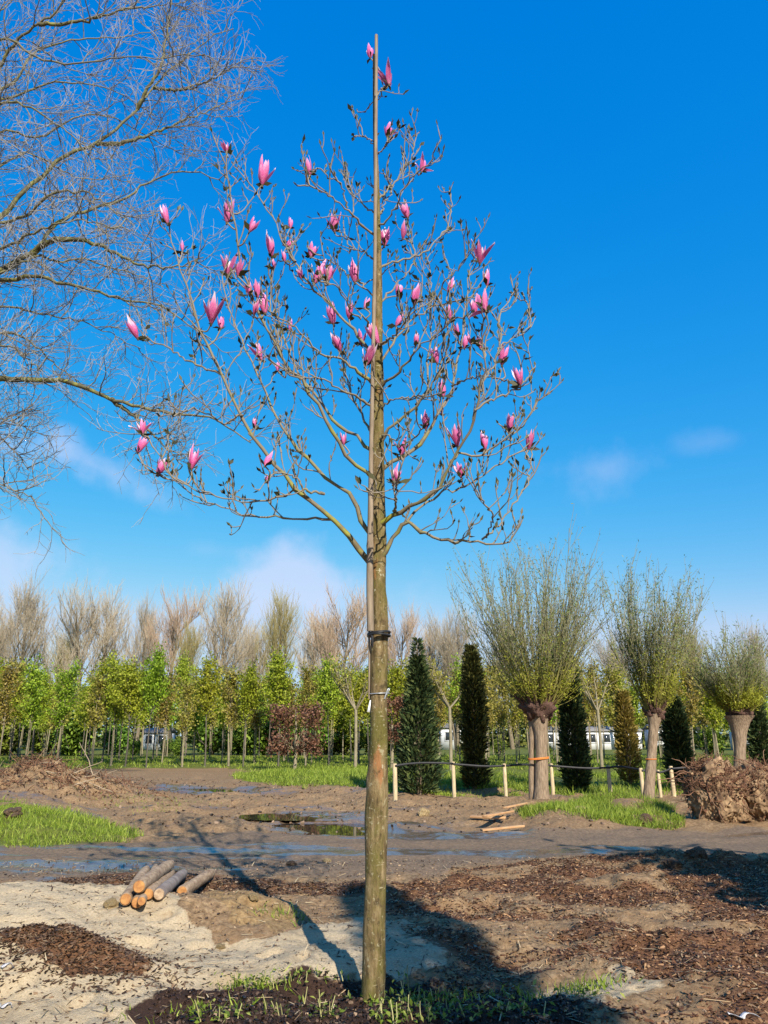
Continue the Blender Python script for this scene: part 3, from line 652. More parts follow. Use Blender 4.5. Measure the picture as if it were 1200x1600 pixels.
for (px, py, hh, kd) in FL:
    by = py + hh * 0.5
    d = np.hypot(apx - px, (apy - by - 12)); d += np.where(apy < by, 25, 0); i = d.argmin(); Y = AP[i, 1] + RNG.normal() * 0.05
    base = at(px + RNG.normal() * 2, by, Y); dist = np.linalg.norm(base - np.array((0, 0, EYE)))
    H = hh / FPX * dist * 1.0
    o = bpy.data.objects.new('flower', FM[kd][RNG.integers(3)]); COL.objects.link(o); o.parent = MAG
    o.location = base; o.scale = (H * (0.85 + 0.25 * RNG.random()), H * (0.85 + 0.25 * RNG.random()), H); o.rotation_euler = (RNG.normal() * 0.2, RNG.normal() * 0.26, RNG.random() * 6.28)
    if kd == 0: o['label'] = 'small closed pink flower bud'
    if kd == 3: o['label'] = 'wilting flower with fallen petals'
    q = AP[i]; mid = (q + base) / 2 + np.array((0, 0, -0.02)) + RNG.normal(size=3) * 0.015
    tubes(wood, resample(np.array([q, mid, base]), 7)[None], taper(1, 7, 0.006, 0.0055), 5, attr=np.full((1, 7), 0.9))
    nn = 3; leaves(fl_leaf, np.repeat(base[None], nn, 0), norm(rnd_unit(nn) * np.array([1, 1, 0.3]) + np.array([0, 0, 0.25])), rnd_unit(nn), 0.05 + 0.05 * RNG.random(nn), 0.025 + 0.02 * RNG.random(nn), attr=0.5 * RNG.random(nn), bend=0.1)
wood.obj('branches', twig_mat('magnolia_wood', (0.14, 0.11, 0.055), (0.25, 0.21, 0.16), moss=(0.25, 0.24, 0.03)), MAG, True)
fl_leaf.obj('leaves', m_leaf('magnolia_leaf', (0.022, 0.026, 0.012), (0.085, 0.082, 0.03), (0.20, 0.175, 0.12), trans=0.2), MAG)

# training stake tied along the trunk, ties and label
M_CANE = m_plain('weathered_cane', (0.15, 0.11, 0.072), (0.29, 0.225, 0.155), rough=0.8, scale=5, stretch=(6, 6, 1), bs=0.4)
sp = [(579, 986), (578, 930), (578, 880), (579, 800), (580, 700), (582, 600), (584, 500), (586, 400), (587, 250), (588, 55)]
sr = [6.0, 6.0, 5.7, 4.8, 3.7, 3.4, 3.2, 3.0, 2.8, 2.3]
Q = resample(np.array([np.r_[at(a, b_, MY - 0.085), r] for (a, b_), r in zip(sp, sr)]), 60)
rd_ = Q[:, 3] / FPX * np.sqrt(Q[:, 0] ** 2 + Q[:, 1] ** 2 + (Q[:, 2] - EYE) ** 2) * 0.93
rd_[8::9] *= 1.18
o = MB(); tubes(o, Q[None, :, :3], rd_[None], 8, cap=True)
tag(o.obj('training_stake', M_CANE, None, True), 'long brown wooden stake tied upright along the magnolia trunk', 'stake')
o = MB(); q = resample(np.array([at(577, 984, MY - .03), at(577, 1040, MY - .03), at(576.5, 1092, MY - .03)]), 12); tubes(o, q[None], taper(1, 12, 0.009, 0.006), 6, cap=True)
tag(o.obj('thin_cane', M_CANE, None, True), 'thin cane beside the trunk hanging below the black tie', 'cane')
M_RUB = m_plain('black_rubber', (0.012, 0.012, 0.013), (0.03, 0.03, 0.032), rough=0.5)
def ring(cx, cy, cz, r, tilt, n=40, front=0.0):
    a = np.linspace(0, 2 * math.pi, n); return np.stack([cx + r * np.cos(a), cy + r * np.sin(a) - front * (np.sin(a) < 0) * np.abs(np.sin(a)), cz + tilt * np.cos(a)], 1)
c = at(593, 990, MY); tie = MB()
for dz, tl in ((0.0, 0.008), (-0.014, -0.004), (-0.006, 0.014)):
    tubes(tie, ring(c[0] - 0.004, MY - 0.015, c[2] + dz, 0.078, tl, 40, 0.02)[None], np.full((1, 40), 0.0085), 6)
q = np.array([at(581, 990, MY - .085), at(582, 1000, MY - .088), at(582, 1012, MY - .083)]); tubes(tie, q[None], np.array([[.012, .01, .004]]), 6)
tag(tie.obj('rubber_tie', M_RUB, None, True), 'black rubber strap wrapped round the magnolia trunk and its stake', 'tree tie')
M_WIRE = m_plain('galvanised_wire', (0.42, 0.45, 0.46), (0.6, 0.62, 0.62), rough=0.4, metal=0.6)
c = at(592, 1084, MY); w_ = MB(); tubes(w_, ring(c[0], MY, c[2], 0.073, 0.003)[None], np.full((1, 40), 0.0032), 6)
lp = np.array([at(604, 1086, MY - .04), at(607, 1080, MY - .05), at(609, 1076, MY - .05), at(606, 1077, MY - .06), at(604, 1083, MY - .06), at(602, 1088, MY - .06), at(601, 1092, MY - .06)])
tubes(w_, resample(lp, 20)[None], np.full((1, 20), 0.004), 6)
tag(w_.obj('wire_tie', M_WIRE, None, True), 'pale wire loop with twisted end round the magnolia trunk', 'wire tie')
M_TAG = m_plain('white_plastic', (0.75, 0.76, 0.76), (0.85, 0.85, 0.85), rough=0.4)
tb = MB(); p0, p1, p2, p3 = at(578, 1094, MY - .05), at(579.5, 1094, MY - .05), at(578, 1113, MY - .06), at(573.5, 1112, MY - .07)
nrm = np.array((0, .002, 0)); VV = np.array([p0, p1, p2, p3, p0 + nrm, p1 + nrm, p2 + nrm, p3 + nrm])
tb.add(VV, [[0, 3, 2, 1], [4, 5, 6, 7], [0, 1, 5, 4], [1, 2, 6, 5], [2, 3, 7, 6], [3, 0, 4, 7]])
tag(tb.obj('plant_label', M_TAG), 'small white plastic label hanging at the left side of the trunk', 'label')

# ------------------------------------------------------------------ the big bare tree at the left
def big_tree():
    Y0 = 15.0
    root = thing('bare_tree', 'large leafless tree reaching in from the left with mossy spreading branches', 'tree')
    base = at(-190, 1250, Y0); x0 = base[0]; zg = hz(x0, Y0)
    k = 40; zz = np.linspace(zg - 0.3, 21, k); s = np.linspace(0, 1, k)
    tr = np.stack([x0 - 3.2 * s + 0.3 * np.sin(s * 4), Y0 + 0.2 * np.sin(s * 5 + 1), zz], 1)
    tb = MB(); tubes(tb, tr[None], (0.38 * (1 - s) ** 0.8 + 0.05 + 0.15 * np.exp(-s * 30))[None], 14)
    M_B = m_bark('grey_bark', (0.06, 0.05, 0.035), (0.22, 0.19, 0.14), moss=(0.16, 0.17, 0.04), moss_amt=0.47)
    tb.obj('trunk', M_B, root, True)
    def tk(y): return (tr[np.abs(to_px(tr)[1] - y).argmin()])
    LB = [(1.5, 7, 520, [(-90, 470), (0, 420), (50, 397), (65, 378), (83, 355), (115, 335), (160, 322), (200, 308), (230, 285), (285, 268), (330, 276), (352, 290)]),
          (-1.5, 6, 0, [(50, 397), (75, 378), (120, 375), (170, 390), (215, 412), (270, 417), (318, 402)]),
          (1, 5, 500, [(-60, 450), (0, 427), (60, 400), (90, 410), (130, 405), (170, 418), (215, 430), (255, 448)]),
          (-1.2, 6, 540, [(-80, 450), (0, 437), (50, 433), (110, 445), (150, 455), (200, 468), (250, 478), (285, 500), (330, 530)]),
          (0.6, 6.5, 420, [(-60, 400), (0, 340), (30, 310), (60, 280), (100, 245), (150, 225), (175, 205), (215, 170), (240, 135), (290, 90), (330, 60), (365, 45)]),
          (2, 4.5, 0, [(150, 226), (200, 222), (235, 210), (270, 195), (320, 175), (380, 150)]),
          (-1, 4, 0, [(215, 170), (230, 140), (248, 110), (260, 60), (268, 0), (285, -40)]),
          (-2, 3.5, 0, [(240, 138), (290, 140), (330, 125), (365, 105)]),
          (-2, 5, 430, [(-60, 370), (0, 350), (40, 335), (80, 305), (130, 300), (165, 320), (205, 350)]),
          (1.5, 5, 300, [(-70, 200), (0, 155), (30, 150), (70, 130), (120, 130), (180, 142), (240, 180)]),
          (-1, 7, 250, [(-70, 180), (0, 100), (20, 70), (50, 45), (90, 15), (130, -40)]),
          (2, 5, 260, [(-60, 180), (0, 140), (30, 120), (50, 85), (100, 65), (150, 60), (210, 55), (270, 40)]),
          (-1.5, 4.5, 320, [(-70, 230), (0, 165), (40, 165), (90, 195), (120, 220), (150, 260)]),
          (0, 4, 0, [(60, 38), (100, 35), (150, 30), (190, 15), (240, 10), (300, 0)]),
          (-0.6, 7.5, 700, [(-90, 625), (-40, 596), (0, 593), (50, 592), (100, 595), (140, 610), (180, 625), (230, 638), (280, 650), (320, 648), (352, 665), (392, 692)]),
          (0.9, 5, 620, [(-60, 540), (0, 520), (40, 530), (70, 555), (100, 580), (128, 602)]),
          (0.3, 4, 0, [(175, 624), (215, 655), (250, 690), (285, 728)]),
          (-1.2, 4, 640, [(-60, 560), (0, 540), (30, 550), (64, 580)]),
          (1.5, 4, 720, [(-110, 630), (-60, 640), (-20, 670), (20, 700), (45, 735)]),
          (-1.5, 4, 760, [(-110, 690), (-50, 700), (-10, 750), (50, 775)]),
          (0.5, 3.5, 740, [(-110, 660), (-50, 650), (0, 655), (40, 665)]),
          (-2.4, 4.5, 480, [(-60, 420), (-10, 395), (40, 370), (90, 350), (130, 345), (190, 360)]),
          (2.2, 4.5, 380, [(-60, 310), (0, 260), (50, 240), (100, 270), (150, 280), (210, 270)]),
          (2.0, 4, 600, [(-60, 520), (0, 480), (60, 490), (120, 500), (170, 520), (220, 545)]),
          (0.8, 5, 200, [(-70, 100), (-20, 40), (10, 10), (40, -40)]),
          (-2, 4, 220, [(-70, 120), (0, 60), (60, 90), (120, 100), (180, 90), (250, 90), (320, 85)]),
          (2.5, 4, 340, [(-70, 260), (0, 205), (60, 215), (130, 180), (190, 190), (260, 230), (310, 245)])]
    lm = MB(); LM = []
    for dep, r0, ty, pts in LB:
        n = len(pts)
        if ty: W3 = [tk(ty)] + [at(x, y, Y0 + dep * (i + 1) / n) for i, (x, y) in enumerate(pts)]
        else:
            best = min(((np.hypot(to_px(q)[0] - pts[0][0], to_px(q)[1] - pts[0][1]).min(), j) for j, q in enumerate(LM)))
            q = LM[best[1]]; i0 = np.hypot(to_px(q)[0] - pts[0][0], to_px(q)[1] - pts[0][1]).argmin(); ys_ = q[i0, 1]
            W3 = [at(x, y, ys_ + (dep - (ys_ - Y0)) * i / n * 0.8) for i, (x, y) in enumerate(pts)]
        q = resample(np.array(W3), 40); q[1:-1] += RNG.normal(size=(38, 3)) * 0.018; LM.append(q)
        r = r0 * 0.5 * 0.026; rr = np.maximum(r * (1 - 0.88 * np.linspace(0, 1, 40) ** 0.75), 0.011)
        tubes(lm, q[None], rr[None], 7, attr=np.clip(1 - rr / 0.05, 0, 1)[None])
    lm.obj('limbs', twig_mat('mossy_limb_wood', (0.085, 0.075, 0.035), (0.20, 0.18, 0.12), moss=(0.19, 0.185, 0.045)), root, True)
    LM = np.array(LM); tw = MB(); on = 0.25
    S, D, t, _ = spawn(LM, 17, 0.22, 1.0, 0.85, up=0.1); P1 = grow(S, D, (0.75 + 1.0 * RNG.random(len(S))) * (1.1 - 0.55 * t), 9, 0.16, (0.1, 0, 0.25)); tubes(tw, P1, taper(len(P1), 9, 0.015, 0.006), 4, attr=np.full((len(P1), 9), 0.35))
    S, D, t, _ = spawn(P1, 6, 0.15, 1.0, 0.75); P2 = grow(S, D, 0.35 + 0.5 * RNG.random(len(S)), 7, 0.17, (0.1, 0, 0.2)); tubes(tw, P2, taper(len(P2), 7, 0.0075, 0.0042), 3, attr=np.full((len(P2), 7), 0.8))
    sel = RNG.random(len(P2)) < 0.9
    S, D, t, _ = spawn(P2[sel], 3, 0.3, 1.0, 0.7); P3 = grow(S, D, 0.15 + 0.3 * RNG.random(len(S)), 5, 0.18, (0, 0, 0.1)); tubes(tw, P3, taper(len(P3), 5, 0.005, 0.0032), 3, attr=np.full((len(P3), 5), 1.0))
    tw.obj('twigs', twig_mat('grey_twig', (0.14, 0.125, 0.085), (0.33, 0.305, 0.27)), root)
big_tree()

# ------------------------------------------------------------------ far bare trees
M_FARB = m_bark('far_bark', (0.10, 0.08, 0.05), (0.26, 0.21, 0.14))
M_FTW = [twig_mat('pale_twig', (0.19, 0.15, 0.09), (0.52, 0.43, 0.30)), twig_mat('brown_twig', (0.17, 0.11, 0.07), (0.46, 0.33, 0.22)), twig_mat('olive_twig', (0.13, 0.12, 0.05), (0.36, 0.30, 0.12))]
def far_tree(variant, H=14.0):
    root = thing('bare_tree', 'x', 'tree'); tb = MB(); k = 14; s = np.linspace(0, 1, k)
    nst = (1, 2, 1, 1)[variant]
    tw = MB(); limbs = []
    for q in range(nst):
        lean = (q - (nst - 1) / 2) * 2.4
        tr = np.stack([lean * s ** 0.8 + 0.25 * np.sin(s * 6 + variant), 0.2 * np.cos(s * 5), s * H * 0.86], 1)
        tubes(tb, tr[None], (0.20 * (1 - s) + 0.04)[None], 8)
        up = (1.1, 1.0, 0.7, 1.3)[variant]; ang = (0.9, 0.85, 1.05, 0.7)[variant]
        S, D, t, _ = spawn(tr[None], (24, 20, 26, 26)[variant], 0.33, 0.93, ang, up=0.25)
        P = grow(S, D, (H * 0.40) * (1.2 - 0.7 * t) * (0.8 + 0.4 * RNG.random(len(S))), 9, 0.11, (0, 0, up)); tubes(tb, P, taper(len(P), 9, 0.05, 0.015), 5); limbs.append(P)
    P = np.concatenate(limbs)
    S, D, t, _ = spawn(P, 14, 0.12, 1.0, 0.65, up=0.35); P1 = grow(S, D, 1.2 + 1.6 * RNG.random(len(S)), 6, 0.08, (0, 0, 0.8)); tubes(tw, P1, taper(len(P1), 6, 0.018, 0.009), 3, attr=np.full((len(P1), 6), 0.5))
    S, D, t, _ = spawn(P1, 7, 0.2, 1.0, 0.5, up=0.2); P2 = grow(S, D, 0.5 + 0.8 * RNG.random(len(S)), 4, 0.10, (0, 0, 0.5)); tubes(tw, P2, taper(len(P2), 4, 0.011, 0.006), 3, attr=np.full((len(P2), 4), 1.0))
    tb.obj('trunk', M_FARB, root, True); tw.obj('crown', M_FTW[(0, 0, 1, 2)[variant]], root)
    return root
FT = [far_tree(i) for i in range(4)]
def place(root, px, py_top, Y, H0, used, rz, label, group, wid=1.0):
    z0 = 0.0; top = at(px, py_top, Y); sc = (top[2] - z0) / H0
    loc = (top[0], Y, z0)
    if root.name not in used:
        used.add(root.name); root.location = loc; root.rotation_euler = (0, 0, rz); root.scale = (sc * wid, sc * wid, sc); root['label'] = label; root['group'] = group
        return root
    return dup(root, loc, rz, (sc * wid, sc * wid, sc), label, group)
used = set()
H_FT = 14.6
for (px, py, Y, v, wd, lab) in [
    (-8, 955, 82, 1, 0.9, 'bare pale tree at the left edge behind the green nursery trees'), (48, 925, 80, 0, 1.0, 'tall pale bare tree with rounded top, second from the left edge'),
    (105, 1000, 96, 3, 1.0, 'low bare crown between the two tall pale trees at left'), (150, 935, 78, 1, 1.0, 'wide pale bare tree with forked dark stems'),
    (232, 950, 84, 0, 0.7, 'slender bare tree left of the dark twiggy tree'), (280, 930, 80, 2, 0.75, 'dark twiggy bare tree with brownish flank'),
    (300, 985, 74, 3, 0.7, 'short golden brown bare tree below the dark twiggy tree'), (348, 925, 79, 0, 0.95, 'tall pale bare tree left of the grey cloud'),
    (398, 990, 95, 1, 0.9, 'low faint bare tree under the grey cloud'), (442, 938, 80, 3, 0.8, 'upright bare tree under the right edge of the grey cloud'),
    (500, 975, 90, 1, 0.8, 'small bare tree between the upright one and the reddish brown one'), (540, 930, 76, 2, 1.0, 'reddish brown budding tree just left of the magnolia trunk'),
    (625, 955, 82, 2, 0.8, 'brownish bare tree just right of the magnolia trunk'), (668, 985, 88, 0, 0.8, 'low pale bare tree above the first dark conifer'),
    (705, 968, 84, 1, 0.8, 'pale bare tree between the conifers'), (790, 985, 96, 0, 1.0, 'bare tree behind the large pollard willow'),
    (960, 1000, 92, 1, 0.9, 'faint bare tree between the two big willows'), (1075, 990, 92, 3, 0.9, 'bare tree behind the leaning willow'), (1180, 985, 84, 0, 0.8, 'pale bare tree at the right edge behind the willows'),
    (-70, 960, 84, 0, 1.0, 'bare tree beyond the left edge'), (1260, 970, 84, 1, 1.0, 'bare tree beyond the right edge')]:
    place(FT[v], px, py, Y, H_FT, used, RNG.random() * 6, lab, 'bare trees behind the nursery rows', wd * 1.26)

# ------------------------------------------------------------------ green nursery trees in rows
M_STEM = [m_plain('pale_stem', (0.17, 0.14, 0.085), (0.30, 0.255, 0.165), rough=0.9), m_plain('dark_stem', (0.07, 0.06, 0.045), (0.14, 0.12, 0.09), rough=0.9)]
M_LIME = m_leaf('lime_leaf', (0.14, 0.20, 0.012), (0.31, 0.39, 0.025), (0.48, 0.53, 0.07), trans=0.4, vary=0.25)
M_OLIVE = m_leaf('olive_leaf', (0.15, 0.13, 0.022), (0.32, 0.27, 0.045), (0.44, 0.36, 0.10), trans=0.35, vary=0.2)
def nursery_tree(v, H=5.6):
    root = thing('nursery_tree', 'x', 'tree'); k = 12; s = np.linspace(0, 1, k)
    tr = np.stack([0.05 * np.sin(s * 5 + v), 0.05 * np.cos(s * 4 + v), s * H * 0.95], 1)
    tb = MB(); tubes(tb, tr[None], (0.038 * (1 - s) + 0.012)[None], 6)
    S, D, t, _ = spawn(tr[None], 22, (0.40, 0.48, 0.38, 0.46)[v], 0.98, 0.95, up=0.35); P = grow(S, D, (1.2 if v != 2 else 0.95) * (1.25 - 0.7 * t) * (0.55 + 0.9 * RNG.random(len(S))), 7, 0.12, (0, 0, 0.6)); tubes(tb, P, taper(len(P), 7, 0.025, 0.006), 4)
    S, D, t, _ = spawn(P, 4, 0.25, 1.0, 0.8); P2 = grow(S, D, 0.3 + 0.4 * RNG.random(len(S)), 4, 0.15); tubes(tb, P2, taper(len(P2), 4, 0.01, 0.004), 3)
    # pale support cane beside the stem
    if v % 2 == 0:
        c = np.array([[0.12, -0.08, 0], [0.10, -0.08, 3.1 + 0.4 * v]]); st_ = MB(); tubes(st_, c[None], np.full((1, 2), 0.02), 6, cap=True); st_.obj('support_cane', M_STEM[0], root)
    tb.obj('trunk', M_STEM[1 if v in (1, 3) else 0], root, True)
    cr = MB(); PP = np.concatenate([P.reshape(-1, 3), P2.reshape(-1, 3), P2.reshape(-1, 3)])
    n = (2700, 3200, 1800, 2200)[v]; c = PP[RNG.integers(len(PP), size=n)] + RNG.normal(size=(n, 3)) * 0.13
    leaves(cr, c, norm(rnd_unit(n) + np.array([0, 0, -0.3])), norm(rnd_unit(n) + np.array([0, -0.3, 0.9])), 0.09 + 0.09 * RNG.random(n), 0.07 + 0.06 * RNG.random(n), bend=0.1)
    cr.obj('crown', M_OLIVE if v == 2 else M_LIME, root)
    return root
NT = [nursery_tree(i) for i in range(4)]
used = set(); KD = ['lime green crown on pale stem', 'dense lime green crown on dark stem', 'thin olive brown crown on pale stem', 'loose lime green crown on dark stem']
rows = [(41.5, -23, 9, 1.35, 'front'), (45.5, -26, 22, 1.5, 'second'), (50, -28, 26, 1.8, 'third'), (56, -31, 32, 2.2, 'rear'), (63, -35, 36, 2.4, 'rearmost'), (37.5, 7.5, 22, 1.7, 'nearest right')]
for Y, xa, xb, dx, rn in rows:
    x = xa + RNG.random()
    while x < xb:
        # a gap where the track leaves the first rows behind the magnolia
        v = int(RNG.choice([0, 1, 2, 3], p=[0.26, 0.26, 0.3, 0.18])); 
        if x > 3: v = int(RNG.choice([0, 2, 3], p=[0.15, 0.6, 0.25]))
        hgt = 0.93 * (0.92 if Y < 48 else 0.98 if Y < 60 else 1.06) * (0.9 + 0.2 * RNG.random())
        lab = f'slim young tree with {KD[v]}, {rn} nursery row'
        yy = Y + RNG.normal() * 0.5; loc = (x, yy, hz(x, yy)); o = NT[v]
        if o.name not in used:
            used.add(o.name); o.location = loc; o.scale = (hgt,) * 3; o.rotation_euler = (0, 0, RNG.random() * 6); o['label'] = lab; o['group'] = 'young trees in nursery rows'
        else: dup(o, loc, RNG.random() * 6, (hgt * (0.8 + 0.45 * RNG.random()), hgt * (0.8 + 0.45 * RNG.random()), hgt * (0.93 + 0.15 * RNG.random())), lab, 'young trees in nursery rows')
        x += dx * (0.65 + 0.7 * RNG.random())

# shrubs under and behind the rows
M_SHR = m_leaf('dark_shrub_leaf', (0.04, 0.075, 0.010), (0.13, 0.21, 0.02), (0.28, 0.37, 0.05), trans=0.25, vary=0.3)
def blob_leaves(n, rx, ry, rz_, z0, L, Wd, fill=0.75, lump=0.3, seed=0):
    d = rnd_unit(n); r = (fill + (1 - fill) * RNG.random(n)) ; lm = 1 + lump * np.array([mnoise.noise(Vector(q * 2.3 + seed)) for q in d])
    c = d * (r * lm)[:, None] * np.array([rx, ry, rz_]) + np.array([0, 0, z0]); return c, d
def shrub():
    root = thing('shrub', 'x', 'shrub'); mb = MB(); c, d = blob_leaves(2200, 1.3, 0.9, 1.25, 1.1, 0, 0, 0.35, 0.5)
    c = c[c[:, 2] > 0.02]; n = len(c); leaves(mb, c, rnd_unit(n), norm(rnd_unit(n) + np.array([0, -0.4, 0.8])), 0.16 + 0.12 * RNG.random(n), 0.10 + 0.08 * RNG.random(n), bend=.1)
    tb = MB(); P = grow(np.zeros((9, 3)), norm(rnd_unit(9) * np.array([1, 1, 0.2]) + np.array([0, 0, 1.0])), 1.8, 6, 0.12); tubes(tb, P, taper(9, 6, 0.04, 0.01), 4)
    mb.obj('foliage', M_SHR, root); tb.obj('stems', M_STEM[1], root); return root
sh = shrub(); first = True
xs_ = np.arange(-38, 44, 2.1)
for i, x in enumerate(xs_):
    Y = 68 + RNG.normal() * 2.0; loc = (x + RNG.normal() * 0.5, Y, 0.05); sc = 1.1 + 0.7 * RNG.random()
    if x > 4 : sc *= 0.75
    qx = 600 + FPX * loc[0] / (Y * 0.96)
    if any(a - 22 < qx < b + 22 for a, b in ((222, 262), (690, 762), (848, 1004), (1022, 1042), (1160, 1230))): sc *= .42
    lab = 'dark green shrub growing low behind the rows of nursery stems'
    if first: sh.location = loc; sh.scale = (sc,) * 3; sh['label'] = lab; sh['group'] = 'shrubs behind the nursery rows'; first = False
    else: dup(sh, loc, RNG.random() * 6, sc, lab, 'shrubs behind the nursery rows')
# far wood that closes the view
fw = MB(); n = 60000; x = RNG.uniform(-150, 150, n); top = 6.2 + 2.2 * fbm(x * 0.12, 0 * x, 5, 4) * 2; z = RNG.random(n) ** 0.8 * np.maximum(top, 1.0); y = 112 + RNG.uniform(-4, 8, n)
leaves(fw, np.stack([x, y, z], 1), rnd_unit(n), norm(rnd_unit(n) + np.array([0, -.4, .8])), 0.5 + 0.4 * RNG.random(n), 0.35 + 0.3 * RNG.random(n), bend=.1)
tag(fw.obj('far_woods', m_leaf('far_wood_leaf', (0.06, 0.08, 0.016), (0.17, 0.19, 0.04), (0.28, 0.28, 0.07), trans=0.2)), 'dark green band of far woods closing the view behind the nursery', 'woods', kind='stuff')

# white cabins far back
M_WHITE = m_plain('white_boards', (0.72, 0.73, 0.74), (0.82, 0.82, 0.82), rough=0.6, scale=3, bs=0.1); M_ROOF = m_plain('grey_roof', (0.16, 0.15, 0.15), (0.22, 0.21, 0.2))
M_GLASS = m_plain('dark_glass', (0.02, 0.025, 0.03), (0.04, 0.045, 0.05), rough=0.1, spec=0.6)
def box(mb, c, s, mi=0):
    c = np.array(c, float); h = np.array(s, float) / 2
    V = np.array([[x, y, z] for x in (-1, 1) for y in (-1, 1) for z in (-1, 1)]) * h + c
    mb.add(V, [[0, 1, 3, 2], [4, 6, 7, 5], [0, 4, 5, 1], [2, 3, 7, 6], [0, 2, 6, 4], [1, 5, 7, 3]], 0, mi)
for (pa, pb, yt, Y, nw, lab) in [(222, 262, 1146, 92, 2, 'small white cabin glimpsed between stems at the left'), (690, 762, 1138, 92, 3, 'white cabin behind the conifer columns'), (848, 1004, 1143, 94, 7, 'long low white building behind the large willow'),
                                  (1022, 1042, 1140, 92, 1, 'narrow white shed right of the leaning willow'), (1160, 1230, 1131, 88, 3, 'white cabin with dark windows at the right edge')]:
    a, b_ = at(pa, 1165, Y), at(pb, 1165, Y); tz = at(pa, yt, Y)[2]; w = b_[0] - a[0]; H = tz
    r = thing('white_cabin', lab, 'cabin', ((a[0] + b_[0]) / 2, Y + 1.5, 0), 0, 'white cabins behind the nursery')
    m = MB(); box(m, (0, 0, H / 2), (w, 3.0, H)); m.obj('wall', M_WHITE, r)
    m = MB(); hw, hd = w / 2 + 0.15, 1.7
    V = np.array([[-hw, -hd, H], [hw, -hd, H], [hw, 0, H + 0.45], [-hw, 0, H + 0.45], [-hw, hd, H], [hw, hd, H], [-hw, -hd, H + .12], [hw, -hd, H + .12], [hw, 0, H + 0.6], [-hw, 0, H + 0.6], [-hw, hd, H + .12], [hw, hd, H + .12]])
    m.add(V, [[6, 7, 8, 9], [9, 8, 11, 10], [0, 3, 2, 1], [3, 4, 5, 2], [0, 1, 7, 6], [4, 10, 11, 5], [0, 6, 9, 3], [1, 2, 8, 7], [3, 9, 10, 4], [2, 5, 11, 8]]); m.obj('roof', M_ROOF, r)
    for i in range(nw):
        m = MB(); ww = min(0.9, w / nw * 0.5); box(m, (-w / 2 + (i + 0.5) * w / nw, -1.52, H * 0.62), (ww, 0.06, 0.95)); f = m.obj('window', M_GLASS, r)
        m = MB(); cx = -w / 2 + (i + 0.5) * w / nw
        for dx_, dz_, sx_, sz_ in ((0, .5, ww + .16, .08), (0, -.5, ww + .16, .08), (ww / 2 + .04, 0, .08, 0.92), (-ww / 2 - .04, 0, .08, 0.92)): box(m, (cx + dx_, -1.54, H * .62 + dz_), (sx_, .09, sz_))
        m.obj('frame', M_WHITE, f)

# ------------------------------------------------------------------ red leaved box-headed trees
M_RED = m_leaf('red_leaf', (0.06, 0.026, 0.018), (0.17, 0.075, 0.04), (0.32, 0.17, 0.10), trans=0.3)
def box_tree(label, pxc, py0, py1, wpx, Y, pbase):
    c = at(pxc, py1, Y); zt = at(pxc, py0, Y)[2]; zb = c[2]; w = wpx / FPX * Y * 1.03; r = thing('box_headed_tree', label, 'tree', (c[0], Y, hz(c[0], Y)), 0, 'red leaved box headed trees')
    g0 = hz(c[0], Y); n = 3000; h = zt - zb
    p = RNG.uniform(-0.5, 0.5, (n, 3)); p = np.sign(p) * (0.5 * (np.abs(p) * 2) ** 0.6); p = p * np.array([w, 1.3, h]) * (1 + 0.11 * RNG.normal(size=(n, 1))) + np.array([0, 0, (zt + zb) / 2 - g0])
    mb = MB(); leaves(mb, p, rnd_unit(n), norm(rnd_unit(n) + np.array([0, -.3, .8])), 0.09 + 0.07 * RNG.random(n), 0.06 + 0.05 * RNG.random(n), bend=.1); mb.obj('crown', M_RED, r)
    tb = MB(); k = 8; s = np.linspace(0, 1, k)
    tubes(tb, np.stack([0.04 * np.sin(s * 4), 0 * s, s * (zt - g0) * 0.95], 1)[None], (0.07 * (1 - s) + .02)[None], 7)
    P = grow(np.tile([[0, 0, zb - g0 + 0.1]], (16, 1)), norm(rnd_unit(16) * np.array([1, .5, .3]) + np.array([0, 0, .5])), w * 0.55, 7, .12); tubes(tb, P, taper(16, 7, .03, .008), 4)
    tb.obj('trunk', M_STEM[0], r, True)
box_tree('copper red box headed tree on a pale stem, left of the magnolia trunk', 461, 1105, 1176, 70, 36, 1205)
box_tree('reddish box headed tree half hidden by the magnolia trunk', 612, 1092, 1158, 40, 38, 1205)
# a bare fork-topped stem near the magnolia
def forked(label, px, pyb, pyf, pyt, Y):
    b_ = at(px, pyb, Y); z0 = hz(b_[0], Y); f = at(px, pyf, Y)[2]; t_ = at(px, pyt, Y)[2]; r = thing('young_tree', label, 'tree', (b_[0], Y, z0)); tb = MB()
    tubes(tb, np.array([[0, 0, -.1], [0.02, 0, (f - z0) * .5], [0, 0, f - z0]])[None], np.array([[.085, .075, .07]]), 8)
    P = grow(np.tile([[0, 0, f - z0 - .05]], (7, 1)), norm(rnd_unit(7) * np.array([1, .7, .1]) + np.array([0, 0, .9])), (t_ - f) * 1.2, 8, .06, (0, 0, .5)); tubes(tb, P, taper(7, 8, .045, .012), 5)
    S, D, t, _ = spawn(P, 8, .3, 1, .6, up=.3); P2 = grow(S, D, .7, 5, .1, (0, 0, .4)); tubes(tb, P2, taper(len(P2), 5, .014, .006), 4)
    tb.obj('trunk', M_STEM[0], r, True); n = 700; PP = P2.reshape(-1, 3); c = PP[RNG.integers(len(PP), size=n)] + RNG.normal(size=(n, 3)) * .08
    mb = MB(); leaves(mb, c, rnd_unit(n), norm(rnd_unit(n) + np.array([0, 0, .8])), .08 + .06 * RNG.random(n), .06 + .04 * RNG.random(n), bend=.1); mb.obj('crown', M_OLIVE, r)
forked('young tree with pale forked stem just left of the magnolia trunk', 555, 1205, 1108, 1045, 37)
forked('young tree with forked pale stem between two conifer columns', 705, 1215, 1105, 1050, 36)
forked('slender young tree with forked top right of the rear conifer', 941, 1205, 1110, 1040, 37)

